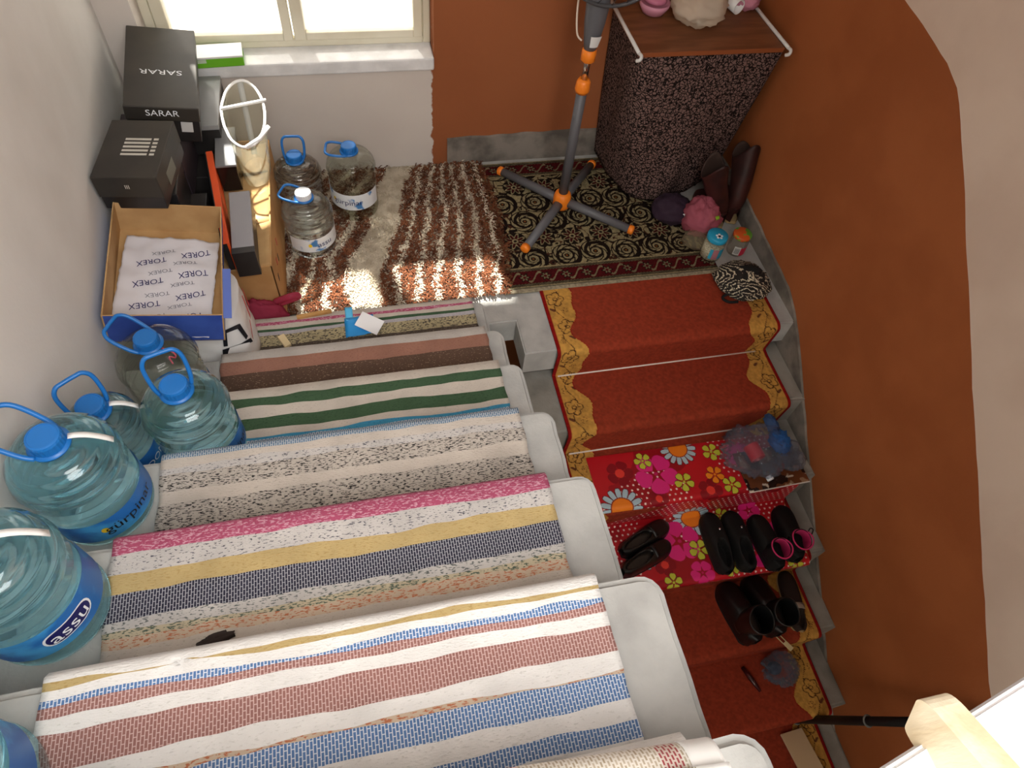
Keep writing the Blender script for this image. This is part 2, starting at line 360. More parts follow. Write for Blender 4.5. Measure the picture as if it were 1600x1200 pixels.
# window
win = setp(bpy.data.objects.new('window_1', None), 'cream painted casement window with two sashes above the white sill', 'window', kind='structure'); COL.objects.link(win)
yf0, yf1 = YB + .10, YB + .16
zb = .525
def bar(name, x0, x1, z0, z1, y0=yf0, y1=yf1, par=win): return box(name, (x0, y0, z0), (x1, y1, z1), FRAME, par, .005)
bar('frame', WX0, WX0 + .035, zb, WZ1); bar('frame', WX1 - .03, WX1, zb, WZ1); bar('frame', WX0 + .035, WX1 - .03, zb, zb + .03); bar('frame', WX0 + .035, WX1 - .03, WZ1 - .04, WZ1)
ADDED_FROST = mat_clear('added_frosting', (.9, .9, .9), glossy=.15, see=1.0, body=(250, 250, 250), bodyfac=.74)  # frosting added to keep direct sun out of the lower panes
GLASS = mat_clear('window_glass', (.97, .98, .98), glossy=.2, see=1.0)
for x0, x1 in ((WX0 + .04, -.577), (-.571, WX1 - .034)):
    s = box('sash', (x0, yf0 - .012, zb + .032), (x0 + .045, yf1 - .015, WZ1 - .045), FRAME, win, .004)
    box('stile', (x1 - .035, yf0 - .012, zb + .032), (x1, yf1 - .015, WZ1 - .045), FRAME, s, .004)
    box('rail', (x0 + .045, yf0 - .012, zb + .032), (x1 - .035, yf1 - .015, zb + .062), FRAME, s, .004)
    box('rail', (x0 + .045, yf0 - .012, WZ1 - .085), (x1 - .035, yf1 - .015, WZ1 - .045), FRAME, s, .004)
    box('rail', (x0 + .045, yf0 - .012, 1.19), (x1 - .035, yf1 - .015, 1.22), FRAME, s, .004)
    box('added_frost_pane', (x0 + .042, yf0 + .012, zb + .058), (x1 - .032, yf0 + .016, 1.195), ADDED_FROST, s, 0)
    box('pane', (x0 + .042, yf0 + .012, 1.215), (x1 - .032, yf0 + .016, WZ1 - .08), GLASS, s, 0)
SILL = mat('white_sill_plaster', (240, 240, 240), .8, .2, c2=(225, 225, 225), nscale=12, bump=.3, bscale=60)
bm = bmesh.new(); add_box(bm, (WX0, YB - .012, WZ0), (WX1 - .0, yf1, zb), .008, 2)
for v in bm.verts: v.co.y += .004 * nz(v.co.x * 9, v.co.z * 20) if v.co.y < YB + .02 else 0
bmobj('sill', bm, SILL, win)
# outside: pale yard and neighbouring wall
setp(box('ground', (-9, 1.5, -3.2), (9, 14, -3.0), mat('pale_yard', (215, 212, 205), .9, .1), bev=0), 'bright pale yard outside the window', 'ground', kind='structure')

# plastered parapet and hand rail at the upper edge, near the viewer
PAR = mat('bright_white_plaster', (244, 244, 246), .8, .2, c2=(236, 236, 240), nscale=6, bump=.2, bscale=50)
setp(prism('floor_upper', [(.0, -1.66), (.30, -1.592), (XR, -1.592), (XR, -4.6), (.0, -4.6)], 1.382, 1.40, PAR, bev=.004), 'bright white slab edge of the floor above, beside the wooden rail', 'floor', kind='structure')
V = []
for x in (.44, XR):
    for y, z in ((-1.60, 1.36), (0.2, 2.88), (0.2, 3.05), (-1.72, 1.40)): V.append((x, y, z))
setp(mesh('ceiling_flight', V, [(0, 1, 2, 3), (4, 7, 6, 5), (0, 4, 5, 1), (1, 5, 6, 2), (2, 6, 7, 3), (3, 7, 4, 0)], PAR), 'sloping underside of the next flight above the red runner', 'ceiling', kind='structure')
WOODP = mat('pale_rail_wood', (228, 216, 190), .55, .35, c2=(210, 192, 158), nscale=9, stretch=(3, 3, .6), bump=.15)
t = thing('hand_rail', 'pale wooden hand rail with a rounded end beside the white slab', 'hand rail', (.070, -1.622, 1.40))
dr = Vector((0.02, -1, .5)).normalized()
rx = Vector((1, 0, 0)); ru = dr.cross(rx).normalized() * -1
P = []
for i in range(7):                                                   # rounded end, then the long bar
    a = i / 6 * PI / 2
    P.append((-.022 * math.cos(a) + .022, .033 * math.sin(a) * .35 + .033 * .65))
P.append((1.3, .033))
rows = []
for s, hh in P:
    row = []
    for cx, cz in ((-.015, -1), (-.015, .8), (-.010, 1), (.010, 1), (.015, .8), (.015, -1)):
        row.append(dr * s + rx * cx * 1.0 + ru * (cz * hh))
    rows.append(row)
grid('rail', rows, WOODP, t, True, False, cap0=True, cap1=True)
for s in (.35, 1.0):
    tube('baluster', [dr * s - ru * .03, Vector((dr.x * s, dr.y * s, .0))], .012, mat('rail_iron', (60, 58, 56), .5), t)

# ------------------------------------------------------------------ striped rag rug on the upper flight
R_ = {}
def rag(k, *a, **kw): R_[k] = mat_rag('rag_' + k, *a, **kw)
rag('white', (194, 184, 173), (172, 163, 152), .3); rag('pink', (168, 80, 108), (196, 146, 160), .55); rag('green', (66, 90, 66), (50, 72, 52), .4)
rag('lilac', (176, 172, 178), (150, 146, 150), .4); rag('speck', (176, 164, 130), (84, 78, 70), .55, 120, 240); rag('dark', (84, 74, 66), (120, 108, 96), .4)
rag('greywhite', (182, 175, 168), (162, 156, 150), .3); rag('rosebrown', (152, 110, 94), (136, 96, 82), .4); rag('brown', (92, 72, 60), (150, 128, 110), .28, 150, 300)
rag('blue', (104, 128, 152), (190, 196, 200), .35, brick=True); rag('teal', (66, 142, 176), (60, 90, 130), .3); rag('blackspeck', (182, 173, 163), (50, 48, 48), .52, 120, 420)
rag('lightspeck', (190, 185, 181), (74, 74, 84), .36, 130, 420); rag('yellow', (182, 160, 112), (164, 140, 92), .4); rag('denim', (52, 52, 66), (164, 164, 170), .32, brick=True)
rag('greyspeck', (190, 186, 182), (96, 100, 98), .45, 120, 380); rag('orangespeck', (196, 176, 154), (176, 110, 80), .52, 120, 380); rag('greenspeck', (188, 176, 150), (84, 96, 84), .55, 120, 380)
rag('rose', (150, 108, 102), (196, 168, 162), .34, brick=True); rag('skyblue', (92, 124, 170), (206, 214, 224), .34, brick=True); rag('brightwhite', (226, 224, 221), (204, 202, 198), .3)
def vis(k):                                                     # how far back each tread shows past the next nosing
    return LY[k + 1] + (LY[k + 1] - CAM_POS[1]) * (LZ[k + 1] - LZ[k]) / (CAM_POS[2] - LZ[k + 1])
STR = {1: [('white', .08), ('pink', .17), ('white', .30), ('green', .38), ('lilac', .49), ('speck', .84), ('dark', 1.0)],
       2: [('greywhite', .18), ('rosebrown', .52), ('brown', 1.0)],
       3: [('white', .12), ('green', .30), ('white', .50), ('green', .72), ('white', .84), ('teal', .9), ('blue', 1.05)],
       4: [('blue', .03), ('white', .14), ('lightspeck', .24), ('blackspeck', .46), ('white', .62), ('blackspeck', 1.0)],
       5: [('pink', .10), ('lightspeck', .27), ('yellow', .42), ('denim', .63), ('greyspeck', .71), ('greenspeck', .77), ('orangespeck', .86), ('white', .95), ('greenspeck', 1.0)],
       6: [('brightwhite', .006), ('yellow', .03), ('brightwhite', .09), ('skyblue', .125), ('rose', .18), ('brightwhite', .26), ('rose', .43), ('brightwhite', .53), ('orangespeck', .555), ('skyblue', .70), ('brightwhite', .80), ('skyblue', .90), ('brightwhite', 1.0)],
       7: [('brightwhite', .5), ('rose', 1.0)]}
XA = {1: -.045, 2: -.055, 3: -.066, 4: -.085, 5: -.10, 6: -.105, 7: -.10}; XB = {1: -.86, 2: -.868, 3: -.88, 4: -.90, 5: -.912, 6: -.907, 7: -.905}
kinds = list(R_); rows = []; mis = []
nx = 70; e_ = .007
def rowpts(y, z, k, wav=0.0, ph=0.0):
    out = []
    for i in range(nx + 1):
        t_ = i / nx; xa = XA[k] + .006 * nz(y * 23, k * 9.1); xb = XB[k] + .006 * nz(y * 21, 4.4 + k)
        x = xb + (xa - xb) * t_
        out.append((x, y + wav * (nz(x * 5 + ph, ph * 1.3) + .5 * nz(x * 17, ph)), z + .0025 * nz(x * 9, y * 9, 2.0)))
    return out
first = True
for k in range(1, 8):
    y0 = LY[k]; yN = LY[k + 1]; v = vis(k) if k < 7 else -1.80; z = LZ[k] + e_
    if first: rows.append(rowpts(y0 + .010, LZ[k] - .05, k)); first = False
    rows.append(rowpts(y0 + .010, z - .012, k)); mis.append('white')
    rows.append(rowpts(y0 + .002, z - .001, k)); mis.append(STR[k][0][0])
    prev = 0
    for si, (kind, fr) in enumerate(STR[k]):
        nsub = 2 if fr - prev > .12 else 1
        for q in range(nsub):
            fq = prev + (fr - prev) * (q + 1) / nsub
            wv = .008 if q == nsub - 1 and fr < .99 else 0.003
            rows.append(rowpts(y0 - .004 + (v - y0) * fq, z, k, wv * (.6 if k < 3 else 1), k * 7.7 + si * 3.1)); mis.append(kind)
        prev = fr
    if k < 7:
        rows.append(rowpts(yN + .014, z, k)); mis.append('white')
nu = nx + 1
mi = []
for m_ in mis[:len(rows) - 1]: mi += [kinds.index(m_)] * nx
rug = grid('rag_rug', rows, [R_[k] for k in kinds], None, False, True, mi=mi)
solid(rug, .006, -1.0)
setp(rug, 'long striped woven rag rug running up the left stairs beside the water bottles', 'rug')

# rolled end of a woven mat
t = thing('rolled_mat', 'rolled up beige mat with red dashes and white edge on the nearest step', 'mat', (-.12, -1.640, LZ[7] + .016))
def roll_mat():
    m = bpy.data.materials.new('roll_weave'); m.use_nodes = True; nt = m.node_tree; N = nt.nodes; L = nt.links; b = N['Principled BSDF']
    tc = N.new('ShaderNodeTexCoord'); mp = N.new('ShaderNodeMapping'); mp.inputs['Rotation'].default_value = (0, 0, PI / 2); L.new(tc.outputs['Object'], mp.inputs[0])
    bt = N.new('ShaderNodeTexBrick'); bt.inputs['Scale'].default_value = 1; bt.inputs['Brick Width'].default_value = .007; bt.inputs['Row Height'].default_value = .004; bt.inputs['Mortar Size'].default_value = .0010
    bt.inputs['Color1'].default_value = lin((206, 196, 176)); bt.inputs['Color2'].default_value = lin((178, 164, 138)); bt.inputs['Mortar'].default_value = lin((236, 232, 224)); L.new(mp.outputs[0], bt.inputs['Vector'])
    sx_ = N.new('ShaderNodeSeparateXYZ'); L.new(tc.outputs['Object'], sx_.inputs[0])
    md = N.new('ShaderNodeMath'); md.operation = 'PINGPONG'; md.inputs[1].default_value = .085; ad_ = N.new('ShaderNodeMath'); ad_.operation = 'ADD'; ad_.inputs[1].default_value = .036; L.new(sx_.outputs[0], ad_.inputs[0]); L.new(ad_.outputs[0], md.inputs[0])
    sp = N.new('ShaderNodeMath'); sp.operation = 'LESS_THAN'; sp.inputs[1].default_value = .011; L.new(md.outputs[0], sp.inputs[0])
    c2 = N.new('ShaderNodeMix'); c2.data_type = 'RGBA'; c2.inputs[6].default_value = lin((166, 70, 74)); c2.inputs[7].default_value = lin((226, 214, 204)); L.new(bt.outputs['Fac'], c2.inputs[0])
    c3 = N.new('ShaderNodeMix'); c3.data_type = 'RGBA'; L.new(sp.outputs[0], c3.inputs[0]); L.new(bt.outputs['Color'], c3.inputs[6]); L.new(c2.outputs[2], c3.inputs[7])
    L.new(c3.outputs[2], b.inputs['Base Color']); b.inputs['Roughness'].default_value = .6
    return m
def spiral(x0, x1, n=90):
    P = []
    for i in range(n + 1):
        a = 2 * PI * 2.6 * i / n; r = .050 - .022 * i / n
        P.append([(x, -.0 + r * math.cos(a + 1.2), .050 + r * math.sin(a + 1.2)) for x in [x0 + (x1 - x0) * j / 8 for j in range(9)]])
    return P
solid(grid('weave', spiral(-.78, -.018), roll_mat(), t), .004)
solid(grid('white_hem', spiral(-.018, .018), WHITE, t), .005)
t.rotation_euler = (0, 0, math.radians(-4))

# ------------------------------------------------------------------ landing rugs
BROWN_P = mat('brown_pile', (118, 72, 48), .95, .1, c2=(88, 52, 36), nscale=30); CREAM_P = mat('cream_pile', (214, 202, 182), .95, .1, c2=(190, 176, 154), nscale=25)
sh = thing('shag_rug', 'brown and cream shaggy rug with wavy stripes on the landing', 'rug', (0, 0, 0))
def xedge(y): return .135 + .055 * math.sin((y - .1) * 3.0) + .012 * nz(y * 9, 0)
def xl(y): return -.375 + .235 * max(0, (y - .17) / .80) ** 1.25 + .012 * math.sin(y * 13)      # right edge of the plain cream band
rows = []
for j in range(50):
    y = .165 + (.985 - .165) * j / 49; rows.append([(-.76 + (xedge(y) - .01 + .76) * i / 60, y, .006 + .003 * nz(i * .3, j * .3)) for i in range(61)])
solid(grid('backing', rows, CREAM_P, sh), .005)
def is_brown(x, y):
    x = x + .010 * nz(x * 13, y * 13) + .005 * nz(x * 40, y * 40, 3)
    l = xl(y)
    if l - .125 < x < l: return False
    if x <= l - .125: return ((l - .125 - x) / .095 + .5 * nz(x * 5, y * 7)) % 1 < .72
    return ((x - l) / (xedge(y) - .02 - l) * 6.2 + .22 * nz(x * 9, y * 9, 7)) % 1 < .74
Vb, Fb, Vc, Fc = [], [], [], []
for _ in range(30000):
    y = random.uniform(.155, .985); x = random.uniform(-.76, .22)
    if x > xedge(y) + .012 * random.random(): continue
    br = is_brown(x, y)
    flatband = xl(y) - .125 < x < xl(y)
    V_, F_ = (Vb, Fb) if br else (Vc, Fc)
    ln = random.uniform(.014, .030) * (.45 if flatband else 1.0); a = random.gauss(-1.3, .8); wd = random.uniform(.0018, .0034)
    dx, dy = math.cos(a) * ln * .8, math.sin(a) * ln * .8; px, py = -math.sin(a) * wd, math.cos(a) * wd; zz = .008; h1 = ln * .5; h2 = ln * random.uniform(.25, .6)
    b0 = len(V_)
    V_ += [(x - px, y - py, zz), (x + px, y + py, zz), (x + dx * .5 + px, y + dy * .5 + py, zz + h1), (x + dx * .5 - px, y + dy * .5 - py, zz + h1), (x + dx, y + dy, zz + h2)]
    F_ += [(b0, b0 + 1, b0 + 2, b0 + 3), (b0 + 3, b0 + 2, b0 + 4)]
setp(mesh('brown_pile', Vb, Fb, BROWN_P, sh), kind='stuff'); setp(mesh('cream_pile', Vc, Fc, CREAM_P, sh), kind='stuff')

# patterned oriental rug
nu, nv = 420, 340
X, Y = np.meshgrid(np.linspace(.125, 1.075, nu), np.linspace(.148, .955, nv))
DK = np.array([34, 22, 17.]); CRM = np.array([186, 170, 128.]); RED = np.array([98, 20, 24.]); BR = np.array([84, 46, 30.]); HEM = np.array([200, 186, 156.])
RGB = np.zeros((nv, nu, 3)) + CRM
vn = np.abs(n2(X * 22, Y * 22, 3, 2) - .5); vn2 = np.abs(n2(X * 30 + 9, Y * 30, 4, 2) - .5)
RGB[vn < .05] = DK; RGB[vn2 < .035] = BR; RGB[n2(X * 40, Y * 40, 8, 1) > .8] = DK
cs = []
for r in range(6):
    for c in range(9): cs.append((.16 + c * .135 + (.067 if r % 2 else 0) + random.uniform(-.012, .012), .335 + r * .112 + random.uniform(-.01, .01), (c + r) % 2, (r * 5 + c * 3) % 3))
for cx, cy, hand, kd in cs:
    dx, dy = X - cx, Y - cy; rr = np.hypot(dx, dy); th = np.arctan2(dy, dx); s = 1 if hand else -1
    if kd == 2:
        m = rr < .052; pt = np.cos(8 * th) * .4 + rr / .03
        RGB[m] = DK; RGB[(rr < .05) & (pt < 1.25)] = CRM; RGB[(rr < .05) & (pt < .95)] = RED * .8; RGB[rr < .014] = CRM; RGB[rr < .007] = DK
    else:
        ph = s * th + 9 * np.log(rr / .07 + 1e-4); m = rr < .062
        RGB[m & (np.sin(ph) > -.05)] = CRM; RGB[m & (np.sin(ph) <= -.05)] = DK
        fea = m & (np.sin(ph) > -.05) & (np.sin(7 * th + 20 * rr / .06) > .55) & (rr > .025); RGB[fea] = DK
        RGB[rr < .017] = CRM; RGB[rr < .011] = DK; RGB[rr < .005] = np.array([150, 90, 40.])
        RGB[(rr > .062) & (rr < .067)] = DK
def border(v0, v1, D):
    m = (D >= v0) & (D < v1); t_ = (D - v0) / (v1 - v0)
    RGB[m] = DK
    RGB[m & (t_ < .07)] = CRM; RGB[m & (t_ > .93)] = CRM
    st = m & (((t_ > .07) & (t_ < .2)) | ((t_ > .80) & (t_ < .93))); RGB[st] = DK; RGB[st & (np.sin((X + 3 * D) * 2 * PI / .014) > .3)] = CRM * .8
    f_ = m & (t_ >= .2) & (t_ <= .8); RGB[f_] = RED
    wv = np.abs(t_ - .5 - .22 * np.sin(X * 2 * PI / .09)); RGB[f_ & (wv < .05)] = CRM * .85
    fx = ((X + .045 * 0) % .09) - .045; ft = (t_ - .5) * (v1 - v0); q = np.hypot(fx, ft); aa = np.arctan2(ft, fx)
    RGB[f_ & (q < .02 + .006 * np.cos(6 * aa))] = DK; RGB[f_ & (q < .014 + .005 * np.cos(6 * aa))] = CRM * .8; RGB[f_ & (q < .007)] = RED
border(.172, .285, Y); border(.955 - .10, .955, Y)
RGB[Y < .172] = HEM; RGB[(Y > .165) & (Y < .172)] = HEM * .7
nzv = n2(X * 150, Y * 150, 11, 1); RGB = RGB * (.62 + .22 * nzv)[..., None]
Z = .008 + .004 * (n2(X * 6, Y * 6, 5, 2)) + .003 * (Y < .172)
orug = vgrid('oriental_rug', X, Y, Z, RGB, mat_vcol('oriental_pile', .95, .1, .6, 500))
solid(orug, .006)
setp(orug, 'dark patterned oriental rug with cream scrolls and red border under the fan', 'rug')

# ------------------------------------------------------------------ red stair runner with floral border
def stair_path(y_start, kmax, off=.006, rnd=.02, tread0=True):
    """polyline down the lower flight (y, z) with rounded nosings"""
    p = [(y_start, off)]
    for k in range(0, kmax):
        yn = RY(k) - .032; zt = -H * k + off
        for a in np.linspace(0, PI / 2, 5): p.append((yn + rnd - (rnd + off) * math.sin(a), zt - rnd - off * 0 + (rnd) * math.cos(a)))
        p.append((RY(k) - .027, zt - H + .018)); p.append((RY(k) - .031, zt - H + .004)); p.append((RY(k) - .06, zt - H))
    p.append((RY(kmax) - .0, -H * kmax + off))
    return p
def sample_path(p, n):
    p = np.array(p); d = np.r_[0, np.cumsum(np.hypot(*np.diff(p, axis=0).T))]; s = np.linspace(0, d[-1], n)
    return s, np.interp(s, d, p[:, 0]), np.interp(s, d, p[:, 1])
pth = stair_path(.155, 7); s_, py, pz = sample_path(pth, 1000)
x_ = np.linspace(.27, 1.22, 240); X, S = np.meshgrid(x_, s_); Y = np.repeat(py[:, None], 240, 1); Z = np.repeat(pz[:, None], 240, 1)
RF = np.array([158, 62, 40.]); BG = np.array([214, 160, 78.]); ED = np.array([150, 24, 22.]); LN = np.array([74, 44, 28.])
RGB = np.zeros(X.shape + (3,)) + RF
for side in (0, 1):
    D = X - .27 if side == 0 else 1.22 - X
    wb = .105 + .022 * np.sin(S * 2 * PI / .30 + side * 1.5) + .012 * np.sin(S * 2 * PI / .15 + 1)
    band = (D < wb); RGB[band] = BG; RGB[band & (n2(X * 20, S * 20, 4, 2) > .62)] = BG * .93
    RGB[(D >= wb) & (D < wb + .004)] = ED
    for q in np.arange(.06, s_[-1], .145):
        odd = int(round((q - .06) / .145)) % 2; cx = .055 + (.012 if odd else -.004); dx, dy = D - cx, S - q; rr = np.hypot(dx, dy); th = np.arctan2(dy, dx)
        R0 = .026 + .011 * np.abs(np.cos(2.5 * th + odd)); RGB[band & (np.abs(rr - R0) < .0022)] = LN; RGB[band & (np.abs(rr - .008) < .0018)] = LN
        RGB[band & (rr > .008) & (rr < .026) & (np.abs(np.sin(2.5 * th + odd)) < .06)] = LN
        dx2, dy2 = D - (.035 if odd else .078), S - q - .062; r2 = np.hypot(dx2, dy2); t2 = np.arctan2(dy2, dx2)
        RGB[band & (r2 < .016) & (np.abs(((t2 / (2 * PI) + r2 / .007) % 1) - .5) < .09)] = LN * 1.3
        lx, ly = D - (.075 if odd else .03), S - q - .055; RGB[band & ((lx * .8 + ly * .6) ** 2 / .014 ** 2 + (ly * .8 - lx * .6) ** 2 / .006 ** 2 < 1)] = LN * 1.5
    stem = band & (np.abs(D - .055 - .016 * np.sin(S * 2 * PI / .145)) < .0016); RGB[stem] = LN
    RGB[D < .014] = ED
fz = n2(X * 120, S * 120, 2, 2); RGB = RGB * (.78 + .22 * fz)[..., None]
run = vgrid('stair_runner', X, Y, Z, RGB, mat_vcol('runner_pile', .95, .1, .5, 600)); solid(run, .006)
setp(run, 'rust red stair runner with beige flowered borders going down the right stairs', 'carpet')
ROD = mat('white_rod', (226, 216, 208), .4, .5)
for k, xr in ((0, 1.17), (1, 1.16)):
    tube('stair_rod', [(.292 if k == 0 else .298, RY(k) - .037, -H * (k + 1) + .013), (xr, RY(k) - .036, -H * (k + 1) + .013)], .0045, ROD)
    o = bpy.data.objects['stair_rod' if k == 0 else 'stair_rod.001']
    setp(o, ['thin white stair rod across the red runner, nearest the landing', 'thin white stair rod just above the flowered plastic sheet'][k], 'stair rod', 'stair rods on the runner')

# flowered plastic sheet over two treads
p = [(RY(1) - .075, -H * 2 + .012)]
k = 2; yn = RY(2) - .045; zt = -H * 2 + .012
for a in np.linspace(0, PI / 2, 5): p.append((yn + .018 - .018 * math.sin(a), zt - .018 + .018 * math.cos(a)))
p += [(RY(2) - .040, zt - H + .02), (RY(2) - .058, zt - H + .001)]
yn = RY(3) - .052; zt = -H * 3 + .012
for a in np.linspace(0, PI / 2, 5): p.append((yn + .018 - .018 * math.sin(a), zt - .018 + .018 * math.cos(a)))
p.append((yn + .004, zt - .045))
s_, py, pz = sample_path(p, 420); x_ = np.linspace(.36, 1.20, 520); X, S = np.meshgrid(x_, s_)
Y = np.repeat(py[:, None], 520, 1) + 0 * X; Z = np.repeat(pz[:, None], 520, 1) + .004 * n2(X * 7, S * 7, 6, 2)
Y = Y - .02 * (X - .78)
def s_at(y, z):
    return s_[np.argmin((py - y) ** 2 + (pz - z) ** 2)]
A1, A2 = -H * 2, -H * 3
RGB = np.zeros(X.shape + (3,)) + np.array([190, 22, 34.])
nn = n2(X * 7, S * 7, 21, 1); RGB[nn > .62] = [158, 14, 28]
hx = .024; row = np.round(S / (hx * .866)); ox = np.where(row.astype(int) % 2, hx / 2, 0); ddx = X - ox - np.round((X - ox) / hx) * hx; ddy = S - row * hx * .866
zone = n2(X * 5 + 3, S * 5, 31, 1) > .42; RGB[zone & (np.hypot(ddx, ddy) < .0042)] = [236, 214, 206]
def flower(cx, y, z, R, n, col, cen=None, out=None, th0=0.0, thin=1.0, ri=.18):
    cs_ = s_at(y, z); dx, dy = X - cx, S - cs_; rr = np.hypot(dx, dy); th = np.arctan2(dy, dx) + th0
    pet = np.abs(((th / (2 * PI) * n) % 1) - .5) * 2          # 0 centre of petal, 1 gap
    wv = np.clip(1 - ((rr / R - .62) / .42) ** 2, 0, 1) ** .5 * thin
    inside = (pet < wv) & (rr < R) & (rr > ri * R)
    if out is not None: RGB[(pet < np.clip(wv + .16, 0, 1.2)) & (rr < R * 1.05) & (rr > ri * R * .9)] = out
    RGB[inside] = col
    if cen is not None: RGB[rr < R * ri * 1.55] = cen[1]; RGB[rr < R * ri * 1.4] = cen[0]
OUTL = [70, 10, 20]
def daisy(x, y, z, R=.078): flower(x, y, z, R, 15, [176, 200, 210], ([240, 130, 30], [150, 40, 20]), OUTL, .1, .82, .36)
def pink5(x, y, z, R=.085, t0=.3): flower(x, y, z, R, 5, [226, 40, 128], ([200, 24, 100], [200, 24, 100]), None, t0, 1.0, .06)
def green5(x, y, z, R=.036, t0=.0, c=(196, 200, 62)): flower(x, y, z, R, 5, list(c), (list(c), OUTL), OUTL, t0, .78, .1)
def dark5(x, y, z, R=.05, t0=.5): flower(x, y, z, R, 5, [138, 10, 26], ([230, 60, 50], [138, 10, 26]), None, t0, 1.0, .25)
dark5(.477, -.56, A1, .055); dark5(.82, -.685, A1, .05); dark5(1.1, -.7, A1, .045); dark5(.60, -.69, A1, .04)
pink5(.622, -.585, A1, .088, .3); daisy(.75, -.485, A1, .075); daisy(.445, -.70, A1, .085); green5(.586, -.52, A1); green5(.885, -.521, A1, .038, .4); green5(.725, -.635, A1, .040, .2)
green5(.862, -.622, A1, .038, .1, (240, 140, 30)); green5(.915, -.675, A1, .037, .5); pink5(1.0, -.55, A1, .06); green5(1.08, -.6, A1, .036)
daisy(.774, -.715, A2, .08); pink5(.693, -.815, A2, .085, 1.0); green5(.76, -.86, A2, .042, .3); green5(.905, -.735, A2, .035); pink5(1.03, -.73, A2, .05, .5); pink5(.74, -.955, A2, .05, .2); dark5(.60, -.90, A2, .045)
green5(.612, -.97, A2, .036, .8); pink5(1.0, -.90, A2, .07, .2); green5(.86, -.95, A2, .036); daisy(.52, -.84, A2, .07); pink5(1.13, -.85, A2, .06); green5(1.14, -.97, A2, .034)
sheet = vgrid('flowered_sheet', X, Y, Z, RGB, mat_vcol('printed_vinyl', .35, .5, .05, 60)); solid(sheet, .002)
setp(sheet, 'red plastic sheet printed with daisies and pink flowers laid over two steps', 'plastic sheet')

# ------------------------------------------------------------------ water bottles
CAPB = mat('blue_cap_plastic', (28, 112, 190), .35, .5); CAPW = mat('white_cap_plastic', (236, 240, 244), .4, .5)
WATER = mat_clear('water_filled_plastic', (.76, .92, .975), glossy=.24, ior=1.33, see=.2)
WATERC = mat_clear('clear_water_plastic', (.93, .96, .97), glossy=.24, ior=1.33, see=.25)
EMPTY = mat_clear('empty_plastic', (.86, .88, .84), glossy=.2, ior=1.08, see=.75)
LABEL_B = mat('label_blue', (34, 104, 178), .4, .4, c2=(70, 160, 220), nscale=14, lo=.45, hi=.62)
LABEL_W = mat('label_white', (226, 232, 238), .4, .4, c2=(70, 130, 190), nscale=16, lo=.56, hi=.62)
INK_W = mat('ink_white', (240, 244, 248), .5); INK_K = mat('ink_black', (20, 22, 30), .5); INK_R = mat('ink_red', (190, 40, 50), .5); INK_Y = mat('ink_yellow', (236, 200, 40), .5); INK_N = mat('ink_navy', (24, 26, 92), .5)
